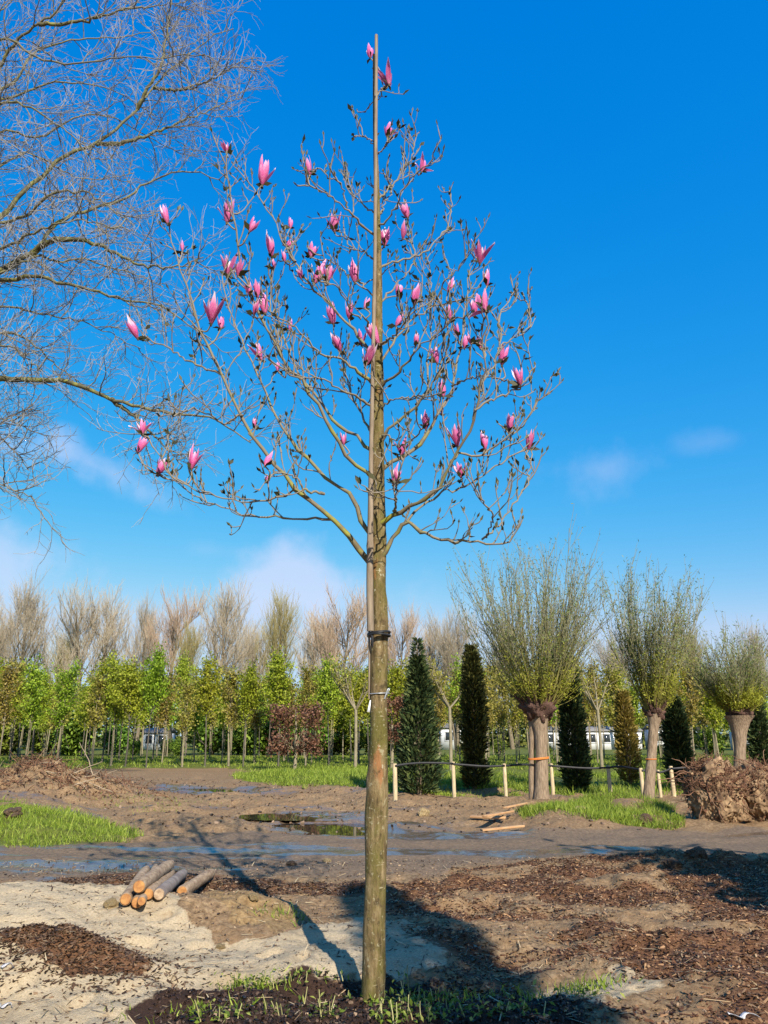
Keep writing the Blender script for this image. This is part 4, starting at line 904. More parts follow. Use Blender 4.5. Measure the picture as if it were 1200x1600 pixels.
# ------------------------------------------------------------------ evergreen columns
M_CON = m_leaf('conifer_needle', (0.015, 0.030, 0.012), (0.055, 0.088, 0.03), (0.15, 0.175, 0.055), trans=0.15)
M_CON2 = m_leaf('olive_conifer_needle', (0.025, 0.032, 0.010), (0.085, 0.092, 0.025), (0.22, 0.20, 0.05), trans=0.2)
M_TRK = m_plain('brown_trunk', (0.07, 0.05, 0.03), (0.16, 0.12, 0.08), rough=0.9)
def conifer(label, px, pyb, pyt, wpx, Y, taper_=0.8, mt=None, spike=0.0, n=9000, waist=None, group='evergreen columns behind the posts', xy=None, H=None, Wd=None):
    if xy is None:
        b_ = at(px, pyb, Y); z0 = hz(b_[0], Y); H = at(px, pyt, Y)[2] - z0; Wd = wpx / FPX * Y * 0.80; loc = (b_[0], Y, z0)
    else: loc = (xy[0], xy[1], hz(*xy)); Y = 20
    r = thing('conifer', label, 'conifer', loc, 0, group)
    s = RNG.random(n) ** 0.9; a = RNG.random(n) * 2 * math.pi
    prof = lambda s: np.where(s < 0.12, 0.72 + 2.3 * s, 1.0) * (1 - taper_ * np.clip((s - 0.12) / 0.88, 0, 1) ** 1.25) * np.sqrt(1 - 0.93 * s ** 5)
    lump = 1 + 0.42 * vnoise(a * 1.3 + 40, s * 13, int(px) % 97) + 0.22 * vnoise(a * 3 + 9, s * 30, 4)
    if waist: lump = lump * (1 - 0.45 * np.exp(-((s - waist) / 0.05) ** 2))
    rad = prof(s) * lump * Wd / 2 * np.sqrt(0.15 + 0.85 * RNG.random(n)) * (1 + 0.10 * RNG.normal(size=n))
    c = np.stack([rad * np.cos(a), rad * np.sin(a), s * H * (1 - spike) + 0.03], 1)
    out = norm(np.stack([np.cos(a), np.sin(a), np.full(n, 0.75)], 1) + rnd_unit(n) * 0.6)
    mb = MB(); leaves(mb, c, out, norm(rnd_unit(n) + np.array([0, -.2, .4])), 0.12 + 0.13 * RNG.random(n), 0.035 + 0.035 * RNG.random(n), bend=.08)
    if spike:
        m_ = 260; s2 = RNG.random(m_); a2 = RNG.random(m_) * 6.28; c2 = np.stack([.12 * (1 - s2) * np.cos(a2), .12 * (1 - s2) * np.sin(a2), H * (1 - spike + spike * s2)], 1)
        leaves(mb, c2, norm(np.stack([np.cos(a2), np.sin(a2), np.full(m_, .5)], 1)), rnd_unit(m_), .12 + .12 * RNG.random(m_), .03 + .02 * RNG.random(m_))
    mb.obj('foliage', mt or M_CON, r)
    tb = MB(); tubes(tb, np.array([[0, 0, -.1], [0, 0, H * .5], [0, 0, H * .97]])[None], np.array([[.09, .06, .01]]), 7)
    S = np.stack([np.zeros(60), np.zeros(60), np.linspace(.1, .9, 60) * H], 1); a = RNG.random(60) * 6.28
    P = grow(S, np.stack([np.cos(a), np.sin(a), np.full(60, .8)], 1), Wd * .45 * (1 - .7 * np.linspace(0, 1, 60)), 5, .1, (0, 0, .3)); tubes(tb, P, taper(60, 5, .02, .005), 4)
    tb.obj('trunk', M_TRK, r, True); return r
conifer('dark green cone shaped conifer with thin leading shoot right of the magnolia trunk', 655, 1233, 1000, 74, 22.5, 0.62, M_CON, 0.14, 7500)
conifer('narrow olive topped conifer column clipped above its foot', 743, 1232, 1014, 44, 23.5, 0.42, M_CON2, 0, 6500, waist=0.2)
conifer('dark conifer column behind the large pollard willow', 901, 1232, 1030, 44, 23.5, 0.42, M_CON, 0, 6500)
conifer('broad dark conifer behind the leaning willow', 1066, 1234, 1095, 42, 24, 0.35, M_CON, 0, 5500)
conifer('loose olive conifer left of the leaning willow', 985, 1230, 1085, 34, 25, 0.4, M_OLIVE, 0, 2600)
conifer('dark conifer at the right edge of the picture', 1196, 1222, 1090, 34, 25, 0.5, M_CON, 0, 4500)
# evergreens beside the photographer: their shadows fall into the picture from the right
conifer('dense conifer beside the viewpoint whose shadow crosses the peat and mulch', 50, 0, 0, 0, 0, 0.12, M_CON, 0, 10000, xy=(2.36, -2.5), H=8.05, Wd=1.08, group=None).rotation_euler = (0, 0.2, 0)
dup(NT[1], (7.0, 3.7, 0), 1.0, (1.7, 1.7, 0.95), 'lone young tree right of the viewpoint shading the mud road')

# ------------------------------------------------------------------ pollard willows
M_WB = m_bark('willow_bark', (0.12, 0.08, 0.05), (0.38, 0.28, 0.185), scale=(14, 14, 1.6), bs=0.9, bd=0.03)
M_WHD = m_bark('willow_head_bark', (0.04, 0.022, 0.017), (0.16, 0.09, 0.065), scale=(9, 9, 9), bs=1.0, bd=0.03)
M_WSH = twig_mat('willow_shoot', (0.26, 0.23, 0.05), (0.22, 0.205, 0.13))
M_WLF = m_leaf('willow_leaf', (0.11, 0.16, 0.03), (0.20, 0.25, 0.06), (0.30, 0.33, 0.10), trans=0.35)
M_WLF2 = m_leaf('willow_low_leaf', (0.20, 0.22, 0.02), (0.36, 0.37, 0.035), (0.46, 0.45, 0.07), trans=0.35)
def willow(label, stems, head, hr, Y, crown_top, half, nsh, nlow, leaf_n, low_n, wind=0.0, straps=False):
    hx, hy = head; hp = at(hx, hy, Y); b_ = at(stems[0][0][0], stems[0][0][1], Y); gx = b_[0]; z0 = hz(gx, Y)
    r = thing('pollard_willow', label, 'willow'); org = np.array((gx, Y, z0)); r.location = org
    for pts in stems:
        W3 = np.array([np.r_[at(p[0], p[1], Y + p[3]) - org, p[2] / FPX * Y * 1.02] for p in pts]); W3[0, 2] = -0.15
        q = resample(W3, 36); sides = 18; a = np.arange(sides) * 2 * math.pi / sides; s = np.linspace(0, 1, 36)
        rr = q[:, 3:4] * (1 + 0.16 * vnoise(a[None] * 2.2 + 0 * s[:, None], s[:, None] * 7 + 0 * a[None], 9) + 0.12 * vnoise(a[None] * 4.7, s[:, None] * 3 + 0 * a[None], 19))
        V = np.stack([q[:, 0:1] + rr * np.cos(a), q[:, 1:2] + rr * np.sin(a), np.broadcast_to(q[:, 2:3], rr.shape)], -1); ii = np.arange(36 * sides).reshape(36, sides); jj = np.roll(ii, -1, 1)
        mb = MB(); mb.add(V, np.stack([ii[:-1], jj[:-1], jj[1:], ii[1:]], -1), np.repeat(s, sides)); mb.obj('trunk', M_WB, r, True)
    hc = hp - org
    # knobbly head
    bm = bmesh.new(); bmesh.ops.create_icosphere(bm, subdivisions=4, radius=1.0)
    for v in bm.verts:
        d = v.co.normalized(); f = 1 + 0.35 * mnoise.noise(d * 2.2 + Vector((hx, 0, 0))) + 0.28 * mnoise.noise(d * 5.0) + 0.16 * mnoise.noise(d * 11)
        v.co = Vector((d.x * hr * f, d.y * hr * f, d.z * hr * 0.95 * f)) + Vector(hc)
        if d.z < 0: k_ = 1 + d.z * 0.35; v.co.x = hc[0] + (v.co.x - hc[0]) * k_; v.co.y = hc[1] + (v.co.y - hc[1]) * k_
    me = bpy.data.meshes.new('head'); bm.to_mesh(me); bm.free(); me.polygons.foreach_set('use_smooth', np.ones(len(me.polygons), bool)); link('head', me, M_WHD, r)
    sb = MB(); n = 90; d = rnd_unit(n); d[:, 2] = np.abs(d[:, 2]) * .9; d = norm(d); SS = hc + d * np.array([hr, hr, hr * .9]) * .8; PS = grow(SS, norm(d + np.array([0, 0, .9])), hr * (.45 + .8 * RNG.random(n)), 5, .12, (0, 0, .4)); tubes(sb, PS, taper(n, 5, hr * .11, hr * .04), 6, cap=True); sb.obj('stubs', M_WHD, r, True)
    Ht = at(hx, crown_top, Y)[2] - hp[2]
    def shoots(n, lo, hi, spread):
        d = rnd_unit(n); d[:, 2] = np.abs(d[:, 2]) * 0.8 - 0.1; d = norm(d); S = hc + d * np.array([hr, hr, hr * .6]) * 0.8
        sp_ = RNG.random(n) ** 0.7 * spread * 1.15; az = np.arctan2(d[:, 1], d[:, 0])
        D = np.stack([np.sin(sp_) * np.cos(az), np.sin(sp_) * np.sin(az), np.cos(sp_)], 1)
        L = (lo + (hi - lo) * RNG.random(n)) * (1.05 - 0.30 * sp_); return grow(S, D, L, 12, 0.06, (wind, 0, 0.75))
    sh_ = MB(); P = shoots(nsh, Ht * .5, Ht * 1.04, half); tubes(sh_, P, taper(nsh, 12, .015, .005), 4)
    S, D, t, _ = spawn(P, 16, .3, 1, .5, up=.1); P1 = grow(S, D, (.3 + .6 * RNG.random(len(S))), 5, .07, (wind * .6, 0, .4)); tubes(sh_, P1, taper(len(P1), 5, .006, .0035), 3, attr=np.full((len(P1), 5), .9))
    PL = shoots(nlow, Ht * .15, Ht * .5, half * 1.35); tubes(sh_, PL, taper(nlow, 12, .009, .0035), 3, attr=np.full((nlow, 12), 0.05))
    sh_.obj('shoots', M_WSH, r)
    lf = MB(); PP = P1.reshape(-1, 3); c = PP[RNG.integers(len(PP), size=leaf_n)] + RNG.normal(size=(leaf_n, 3)) * .025
    leaves(lf, c, norm(rnd_unit(leaf_n) + np.array([wind, 0, .7])), rnd_unit(leaf_n), .06 + .05 * RNG.random(leaf_n), .014 + .012 * RNG.random(leaf_n)); lf.obj('leaves', M_WLF, r)
    lf = MB(); PP = np.concatenate([PL[:, 4:].reshape(-1, 3), P[:, 3:7].reshape(-1, 3)]); c = PP[RNG.integers(len(PP), size=low_n)] + RNG.normal(size=(low_n, 3)) * .04
    leaves(lf, c, norm(rnd_unit(low_n) + np.array([0, 0, .6])), rnd_unit(low_n), .05 + .05 * RNG.random(low_n), .014 + .014 * RNG.random(low_n)); lf.obj('low_leaves', M_WLF2, r)
    return r
# stem points: px, py, radius px, depth offset
willow('large pollard willow with thick ribbed trunk and orange band', [[(846, 1258, 15, 0), (846, 1240, 10.5, 0), (846, 1190, 9.3, 0), (845, 1150, 10, 0), (843, 1130, 12.5, 0), (842, 1114, 16, 0)], [(833, 1252, 6, .12), (831, 1220, 4.8, .12), (831, 1160, 4.5, .1), (832, 1125, 6, .05)]],
       (842, 1106), 0.42, 20.0, 845, 0.80, 125, 125, 8000, 7000)
willow('slender leaning pollard willow with pale trunk and small head', [[(1012, 1254, 9, 0), (1014, 1235, 8, 0), (1018, 1180, 7.2, 0), (1021, 1140, 7.5, 0), (1023, 1125, 10, 0), (1023, 1115, 12, 0)]], (1023, 1112), 0.25, 20.0, 890, 0.52, 68, 95, 7000, 5500, wind=0.22)
willow('pollard willow with trunk flaring into a wide head behind the root balls', [[(1154, 1236, 11, 0), (1155, 1215, 8.5, 0), (1156, 1170, 8.5, 0), (1155, 1145, 11, 0), (1155, 1128, 16, 0), (1155, 1118, 21, 0)]], (1156, 1114), 0.32, 21.0, 985, 0.8, 55, 120, 5000, 11000)
# orange band on the large willow
M_ORG = m_plain('orange_band', (0.55, 0.16, 0.03), (0.7, 0.24, 0.05), rough=0.6)
c = at(842, 1185, 20.0); o = MB(); a = np.linspace(0, 6.2832, 40)
for dz in (-.012, .012): tubes(o, np.stack([c[0] - .01 + .25 * np.cos(a), 20.02 + .21 * np.sin(a), np.full(40, c[2] + dz) + .02 * np.cos(a)], 1)[None], np.full((1, 40), .014), 6)
tag(o.obj('orange_strap', M_ORG, None, True), 'thin orange band tied round the large willow trunk', 'strap')
c = at(1017, 1186, 20.0); o = MB(); tubes(o, np.stack([c[0] + .13 * np.cos(a), 20.0 + .13 * np.sin(a), np.full(40, c[2])], 1)[None], np.full((1, 40), .012), 6)
tag(o.obj('orange_strap', M_ORG, None, True), 'faint orange band round the leaning slender willow', 'strap')

# ------------------------------------------------------------------ posts with black tree bands
M_POST = m_plain('peeled_post', (0.36, 0.27, 0.15), (0.58, 0.46, 0.28), rough=0.8, scale=6, stretch=(4, 4, 1))
POSTS = [(617, 1193, 1235, 3.4, 'post standing alone at the left end of the banded row'), (708, 1190, 1235, 2.8, 'post between the two conifer columns'), (788, 1193, 1234, 2.8, 'post left of the large willow trunk'), (861, 1193, 1228, 2.8, 'post just right of the large willow trunk'),
         (950, 1196, 1228, 2.9, 'post right of the dark conifer behind the willow'), (1001, 1200, 1240, 3.0, 'thick pale post just left of the leaning willow'), (1028, 1203, 1238, 2.5, 'greenish post just right of the leaning willow'), (1048, 1197, 1240, 3.1, 'thick pale post right of the leaning willow'),
         (1097, 1197, 1236, 2.6, 'post behind the left root ball'), (1137, 1196, 1228, 3.0, 'post left of the flared willow trunk'), (1178, 1194, 1232, 3.2, 'post right of the flared willow trunk')]
tops = []
for px, pt, pb, rp, lab in POSTS:
    Y = 21.0 if pb > 1233 else 22.0; t_ = at(px, pt, Y); z0 = hz(t_[0], Y); r = rp / FPX * Y
    q = np.array([[t_[0], Y, z0 - .3], [t_[0] + .01, Y, z0 + .1], [t_[0] - .004, Y, t_[2] - .02], [t_[0] - .004, Y, t_[2]]]); o = MB(); tubes(o, q[None], np.array([[r * 1.02, r, r * .96, r * .82]]), 12, cap=True)
    tag(o.obj('wooden_post', M_POST, None, True), 'peeled ' + lab, 'post', 'short wooden posts in front of the conifers'); tops.append((t_[0], Y, t_[2], r))
for i in range(len(tops) - 1):
    a_, b_ = np.array(tops[i][:3]), np.array(tops[i + 1][:3]); a_[1] -= tops[i][3] * .9; b_[1] -= tops[i + 1][3] * .9; a_[2] -= .06; b_[2] -= .05
    s = np.linspace(0, 1, 14)[:, None]; P = a_ + (b_ - a_) * s; k_ = (0.05, -.03, .03, -.035, .05, .02, -.02, .02, -.03, .03)[i]; P[:, 2] += k_ * np.sin(np.pi * s[:, 0] ** (1.4 if i % 2 else .8)); mb = MB()
    up = np.array([0, 0, .026]); th = np.array([0, .006, 0]); V = np.stack([P - up - th, P + up - th, P + up + th, P - up + th], 1); ii = np.arange(14 * 4).reshape(14, 4); jj = np.roll(ii, -1, 1)
    mb.add(V, np.concatenate([np.stack([ii[:-1], jj[:-1], jj[1:], ii[1:]], -1).reshape(-1, 4), ii[:1], ii[-1:, ::-1]]))
    tag(mb.obj('tree_band', M_RUB), f'black rubber band running from the {POSTS[i][4].replace("post ", "post ", 1)[:44].rsplit(" ", 1)[0]}', 'band', 'black bands between the posts')

# ------------------------------------------------------------------ root balls at the right
M_CLAY = m_plain('clay_soil', (0.055, 0.028, 0.016), (0.38, 0.25, 0.135), rough=0.95, scale=5, bs=1.0, bd=0.04)
M_ROOT = twig_mat('root_wood', (0.13, 0.05, 0.025), (0.27, 0.15, 0.085))
M_PALE = m_plain('pale_wood', (0.42, 0.36, 0.27), (0.58, 0.5, 0.38), rough=0.8)
M_CHIP2 = m_leaf('root_soil_flake', (0.05, 0.02, 0.012), (0.16, 0.075, 0.04), (0.36, 0.23, 0.12), trans=0, spec=.1)
def root_ball(label, px, pyb, w, h, Y, seed):
    c = at(px, pyb, Y); z0 = hz(c[0], Y); r = thing('root_ball', label, 'root ball', (c[0], Y, z0)); bm = bmesh.new(); bmesh.ops.create_icosphere(bm, subdivisions=6, radius=1.0)
    for v in bm.verts:
        d = v.co.normalized(); f = 1 + .20 * mnoise.noise(d * 1.7 + Vector((seed, 0, 0))) + .14 * mnoise.noise(d * 4 + Vector((seed, 3, 0))) + .09 * mnoise.noise(d * 9) + .07 * mnoise.noise(d * 18) + .045 * mnoise.noise(d * 37)
        z = d.z * h * .55 * f
        v.co = Vector((d.x * w / 2 * f, d.y * w / 2.4 * f, z + h * .42))
    me = bpy.data.meshes.new('soil'); bm.to_mesh(me); bm.free(); me.polygons.foreach_set('use_smooth', np.ones(len(me.polygons), bool)); link('soil', me, M_CLAY, r)
    mb = MB(); n = 150; d = rnd_unit(n); d[:, 2] = d[:, 2] * .8 + .15; S = d * np.array([w * .43, w * .36, h * .48]) + np.array([0, 0, h * .42])
    D = norm(d + rnd_unit(n) * .9); P = grow(S, D, .18 + .5 * RNG.random(n) ** 2, 8, .3, (0, 0, -.5)); tubes(mb, P, taper(n, 8, .016, .004), 4, attr=np.repeat(RNG.random(n)[:, None], 8, 1))
    n = 420; d = rnd_unit(n); d[:, 2] = np.abs(d[:, 2]) * .7 + .25; S = norm(d) * np.array([w * .46, w * .38, h * .55]) + np.array([0, 0, h * .42]); P = grow(S, norm(rnd_unit(n) + np.array([0, 0, .2])), .12 + .25 * RNG.random(n), 6, .35, (0, 0, -.4)); tubes(mb, P, taper(n, 6, .007, .0025), 3, attr=np.repeat(RNG.random(n)[:, None], 6, 1))
    n = 600; d = rnd_unit(n); d[:, 2] = np.abs(d[:, 2]) * .9 + .1; d = norm(d); S = d * np.array([w * .50, w * .42, h * .53]) + np.array([0, 0, h * .42]); tg = norm(np.cross(d, rnd_unit(n))); P = grow(S, norm(tg + d * .25 + np.array([0, 0, -.3])), .10 + .25 * RNG.random(n), 6, .3); tubes(mb, P, taper(n, 6, .006, .002), 3, attr=np.repeat(RNG.random(n)[:, None] ** .5, 6, 1))
    mb.obj('roots', M_ROOT, r, True)
    mb = MB(); n = 900; d = rnd_unit(n); d[:, 2] = d[:, 2] * .8 + .2; d = norm(d); S = d * np.array([w * .5, w * .42, h * .54]) + np.array([0, 0, h * .42]); leaves(mb, S, norm(rnd_unit(n)), norm(d + rnd_unit(n) * .8), .03 + .07 * RNG.random(n), .02 + .04 * RNG.random(n), bend=.2); mb.obj('soil_flakes', M_CHIP2, r); return r
root_ball('tan clay root ball with torn reddish roots, right of the grass patch', 1122, 1292, 1.05, 1.12, 15.5, 3)
root_ball('ragged dark root ball cut by the right edge', 1195, 1290, 1.1, 1.05, 15.8, 9)
o = MB(); q = resample(np.array([at(1150, 1215, 16), at(1170, 1219, 15.8), at(1215, 1221, 15.4), at(1300, 1218, 15)]), 16); tubes(o, q[None], taper(1, 16, .05, .075), 10, cap=True)
tag(o.obj('fallen_branch', M_PALE, None, True), 'pale fallen branch lying over the right root ball', 'branch')

# ------------------------------------------------------------------ stacked wooden posts
M_LOG = m_plain('weathered_log', (0.17, 0.10, 0.055), (0.48, 0.345, 0.215), rough=0.85, scale=9, stretch=(2.2, 0.7, 3), bs=0.8, bd=0.01); M_CUT = m_plain('orange_cut_wood', (0.24, 0.095, 0.03), (0.48, 0.24, 0.075), rough=0.8, scale=22)
M_LOG2 = m_plain('grey_log', (0.16, 0.12, 0.10), (0.33, 0.27, 0.22), rough=0.85, scale=5, bs=0.5)
LOGS = [(196, 1407, .07, 229, 1359, .07, .060, 'brown post leaning left under the stack'), (222, 1398, .1, 243, 1355, .10, .045, 'thin post mostly hidden behind the top post'), (214, 1406, .06, 250, 1368, .06, .058, 'post lying under the top post with bright orange end'),
        (231, 1403, .06, 268, 1366, .06, .060, 'tan post in the middle of the stack'), (248, 1402, .07, 288, 1365, .07, .062, 'grey brown post with dark end right of the stack'), (284, 1399, .07, 331, 1365, .075, .064, 'pale grey post lying apart at the right'), (217, 1386, .17, 267, 1351, .17, .066, 'top post resting across the stack')]
for i, (xa, ya, za, xb, yb, zb, r, lab) in enumerate(LOGS):
    ga, gb = Gz(xa, ya, za), Gz(xb, yb, zb); a_ = np.array((*ga, hz(*ga) + za + .01)); b_ = np.array((*gb, hz(*gb) + zb + .01)); 
    r *= .88; P = a_ + (b_ - a_) * np.linspace(0, 1, 12)[:, None]; rr = np.full(12, r) * (1 + .03 * RNG.normal(size=12)); rr[0] *= .86; rr[-1] *= .7; rr[-2] *= .93; P[1:2] = a_ + (b_ - a_) * .02
    mb = MB(); tubes(mb, P[None], rr[None], 14, cap=True); o = mb.obj('wooden_log', M_LOG2 if i in (4,) else M_LOG, None, True); tag(o, 'round ' + lab, 'log', 'stacked wooden posts on the mulch')
    d = (a_ - b_) / np.linalg.norm(a_ - b_); e = MB(); tubes(e, np.array([a_ + d * .0, a_ + d * .004, a_ + d * .012])[None], np.array([[r * .84, r * .84, r * .74]]), 14, cap=True); e.obj('cut_end', M_ROOFW if False else (M_LOG if i == 4 else M_CUT), o)

# ------------------------------------------------------------------ planks on the right edge of the mud road
M_PLK = m_plain('orange_plank', (0.36, 0.18, 0.075), (0.52, 0.33, 0.17), rough=0.8, scale=5, stretch=(1, 5, 5))
for (xa, ya, xb, yb, w, z, lab) in [(752, 1295, 818, 1293, .13, .05, 'orange brown board at the front of the broken planks'), (758, 1289, 800, 1281, .12, .10, 'tan board lying across the other planks'), (790, 1284, 822, 1277, .10, .14, 'short pale offcut on top of the planks'), (735, 1281, 790, 1284, .09, .06, 'thin board at the back of the planks')]:
    a_, b_ = G(xa, ya, .04), G(xb, yb, .04); za = max(hz(*a_), hz(*b_)) + z; o = MB(); L = np.linalg.norm(b_ - a_); box(o, (0, 0, 0), (L, w, .035)); me = o.mesh('broken_plank'); ob = link('broken_plank', me, M_PLK); c = (a_ + b_) / 2
    ob.location = (c[0], c[1], za); ob.rotation_euler = (RNG.normal() * .08, RNG.normal() * .05, math.atan2(b_[1] - a_[1], b_[0] - a_[0])); tag(ob, lab, 'plank', 'broken planks beside the mud road')
    bv = ob.modifiers.new('bevel', 'BEVEL'); bv.width = .006; bv.segments = 2

# ------------------------------------------------------------------ clods, stones, mulch, twigs
def clod_mesh(seed, sub=3):
    bm = bmesh.new(); bmesh.ops.create_icosphere(bm, subdivisions=sub, radius=1.0)
    for v in bm.verts:
        d = v.co.normalized(); f = 1 + .35 * mnoise.noise(d * 1.6 + Vector((seed, 0, 0))) + .22 * mnoise.noise(d * 4 + Vector((seed, 0, 0))) + .1 * mnoise.noise(d * 9); v.co = d * f
    me = bpy.data.meshes.new('clod'); bm.to_mesh(me); bm.free(); return me
M_STRAW = m_plain('straw_clod', (0.30, 0.20, 0.09), (0.52, 0.39, 0.20), rough=0.95, scale=8, bs=1.0, bd=.05); M_DARKC = m_plain('dark_clod', (0.045, 0.027, 0.016), (0.17, 0.105, 0.06), rough=0.95, scale=6, bs=1.0, bd=.05)
for (px, py, sx, sz, m, lab) in [(662, 1272, .22, .17, M_STRAW, 'straw coloured clod standing on the bare mud right of the trunk'), (396, 1410, .09, .06, M_STRAW, 'rounded tan clod behind the brown earth mound'), (1010, 1285, .25, .18, M_DARKC, 'dark upright clod at the end of the grass patch'), (345, 1478, .06, .035, M_STRAW, 'flat tan stone on the sand'),
                             (455, 1349, .13, .06, M_DARKC, 'dark clod lying on the wet mud road'), (510, 1344, .12, .05, M_STRAW, 'brown clod at the wet edge of the mud road'), (930, 1250, .3, .18, M_DARKC, 'brown clod under the large willow'), (877, 1262, .26, .16, M_STRAW, 'pale clod at the foot of the large willow'), (908, 1268, .24, .15, M_STRAW, 'pale clod on the bank behind the grass patch'),
                             (1090, 1345, .22, .14, M_DARKC, 'dark clod in the shade at the right'), (1050, 1348, .2, .10, M_DARKC, 'smaller dark clod left of the shaded clod'), (175, 1404, .1, .07, M_STRAW, 'tan clod left of the stacked posts'), (20, 1272, .3, .16, M_DARKC, 'grey brown clod in the grass at the left edge')]:
    c = Gz(px, py, .02); o = link('soil_clod', clod_mesh(px * .13), m); z = hz(*c); o.location = (c[0], c[1], z + sz * .2); k_ = 0.62; o.scale = (sx * k_, sx * .8 * k_, sz * k_); o.rotation_euler = (0, 0, RNG.random() * 6); tag(o, lab, 'clod')
def scatter_in(poly, n, extra=None):
    q = np.array(poly); lo, hi = q.min(0), q.max(0); out = []
    while sum(map(len, out)) < n:
        p = RNG.uniform(lo, hi, (n * 2, 2)); k_ = sdist(p[:, 0], p[:, 1], poly) + fbm(p[:, 0] * 2, p[:, 1] * 2, 5, 3) * .3 > 0
        if extra is not None: k_ &= extra(p)
        out.append(p[k_])
        if len(out) > 60: break
    return np.concatenate(out)[:n]
def view(p, ymin=3.9, ymax=26, k=.62): return (p[:, 1] > ymin) & (p[:, 1] < ymax) & (np.abs(p[:, 0]) < p[:, 1] * k + .5)
def chips(name, pts, lo, hi, w, material, label, cat, tilt=.5, zoff=.004, thick=False):
    n = len(pts); z = height(pts[:, 0], pts[:, 1]); c = np.c_[pts, z + zoff]; a = RNG.random(n) * 6.28; D = np.stack([np.cos(a), np.sin(a), RNG.normal(size=n) * tilt * .6], 1); N_ = norm(np.stack([RNG.normal(size=n) * tilt, RNG.normal(size=n) * tilt, np.ones(n)], 1)); L = lo + (hi - lo) * RNG.random(n) ** 2; mb = MB()
    D = norm(D); S = norm(np.cross(D, N_)); w_ = (w * (.5 + RNG.random(n)))[:, None] / 2; Lh = L[:, None] / 2; U = norm(np.cross(S, D)) * (w_ * .4 if not thick else w_)
    V = np.stack([c - D * Lh - S * w_, c - D * Lh * .8 + S * w_, c + D * Lh + S * w_ * .7, c + D * Lh * .85 - S * w_ * .8, c + U - D * Lh * .9, c + U + D * Lh * .9], 1)
    f0 = np.array([[0, 1, 2, 3], [0, 4, 5, 3], [1, 2, 5, 4]]); F = (np.arange(n)[:, None, None] * 6 + f0).reshape(-1, 4); mb.add(V, F, np.repeat(RNG.random(n), 6)); return tag(mb.obj(name, material), label, cat, kind='stuff')
M_CHIP = m_leaf('bark_chip', (0.022, 0.011, 0.007), (0.125, 0.056, 0.027), (0.40, 0.235, 0.115), trans=0, spec=.15)
M_CHIPD = m_leaf('dark_litter', (0.03, 0.018, 0.012), (0.10, 0.055, 0.03), (0.22, 0.14, 0.08), trans=0, spec=.15)
nz_ok = lambda p: view(p) & (fbm(p[:, 0] * .8, p[:, 1] * 1.5, 71, 4) > -.16 + .2 * (RNG.random(len(p)) - .5))
chips('bark_mulch', scatter_in(MULCH_R, 38000, nz_ok), .012, .075, .013, M_CHIP, 'reddish brown bark mulch strewn over the ground at right', 'mulch', .45)
chips('bark_mulch', scatter_in(MULCH_L, 9000, view), .015, .08, .014, M_CHIPD, 'dark bark mulch spread behind the stacked posts', 'mulch', .45)
md = RNG.normal(size=(3600, 2)) * np.array([.42, .24]) + G_MOUND + np.array((.08, 0)); chips('bark_mulch', md, .015, .07, .014, M_CHIPD, 'dark bark litter covering the small sand mound', 'mulch', .5)
chips('litter', scatter_in(SAND, 2600, view), .01, .08, .009, M_CHIPD, 'scattered dark crumbs and twig bits on the pale sand', 'litter', .3)
chips('soil_crumbs', scatter_in(PEAT, 5000, lambda p: view(p, 3.9)), .008, .03, .018, m_leaf('peat_crumb', (0.015, 0.009, 0.006), (0.05, 0.028, 0.018), (0.09, 0.055, 0.035), trans=0), 'dark peat crumbs round the foot of the magnolia', 'soil', .8, thick=True)
ALLG = PX((-300, 1345), (1500, 1340), (1700, 1650), (-500, 1650))
chips('soil_crumbs', scatter_in(ALLG, 5000, lambda p: view(p) & (sdist(p[:, 0], p[:, 1], SAND) < 0.05)), .008, .035, .018, m_leaf('earth_crumb', (0.07, 0.042, 0.026), (0.20, 0.13, 0.08), (0.36, 0.25, 0.15), trans=0), 'brown earth crumbs scattered on the foreground soil', 'soil', .8, thick=True)
FARM = PX((130, 1210), (700, 1240), (1100, 1300), (600, 1300), (200, 1310), (150, 1260))
chips('mud_lumps', scatter_in(FARM, 1500, lambda p: view(p, 10, 45)), .03, .10, .045, m_leaf('mud_lump', (0.07, 0.045, 0.03), (0.17, 0.11, 0.07), (0.30, 0.21, 0.14), trans=0), 'mud lumps churned up by wheels in the middle ground', 'soil', .8, thick=True)
chips('straw', scatter_in(ALLG, 3200, lambda p: view(p)), .04, .20, .006, m_leaf('straw_bit', (0.12, 0.07, 0.04), (0.36, 0.25, 0.13), (0.62, 0.48, 0.28), trans=0), 'dry straw and thin twigs lying over the yard', 'straw', .25, .01)

M_STK2 = m_plain('dull_stick', (0.22, 0.16, 0.10), (0.40, 0.31, 0.21), rough=.9)
# debris heap at the left with roots and sticks
hp_ = thing('debris_heap', 'brown heap of soil, roots and twigs at the left edge', 'heap', (0, 0, 0)); mb = MB(); n = 1500
p = RNG.normal(size=(n, 2)) * np.array([1.5, 1.0]) + G_DEB[:2]; z = height(p[:, 0], p[:, 1]); S = np.c_[p, z - .02]; P = grow(S, norm(rnd_unit(n) * np.array([1, 1, .35]) + np.array([0, 0, .25])), .15 + .55 * RNG.random(n) ** 2, 6, .25, (0, 0, -.5)); tubes(mb, P, taper(n, 6, .012, .004), 3, attr=np.repeat(RNG.random(n)[:, None], 6, 1)); mb.obj('roots', M_ROOT, hp_)
n = 14; p = RNG.normal(size=(n, 2)) * np.array([.8, .5]) + G_DEB[:2] + np.array((1.1, -.3)); S = np.c_[p, height(p[:, 0], p[:, 1])]; P = grow(S, norm(rnd_unit(n) * np.array([1, .6, .2]) + np.array([.1, 0, .35])), .35 + .7 * RNG.random(n), 8, .14)
for q in P: mb = MB(); tubes(mb, q[None], taper(1, 8, .016, .006), 5); mb.obj('stick', M_STK2, hp_, True)
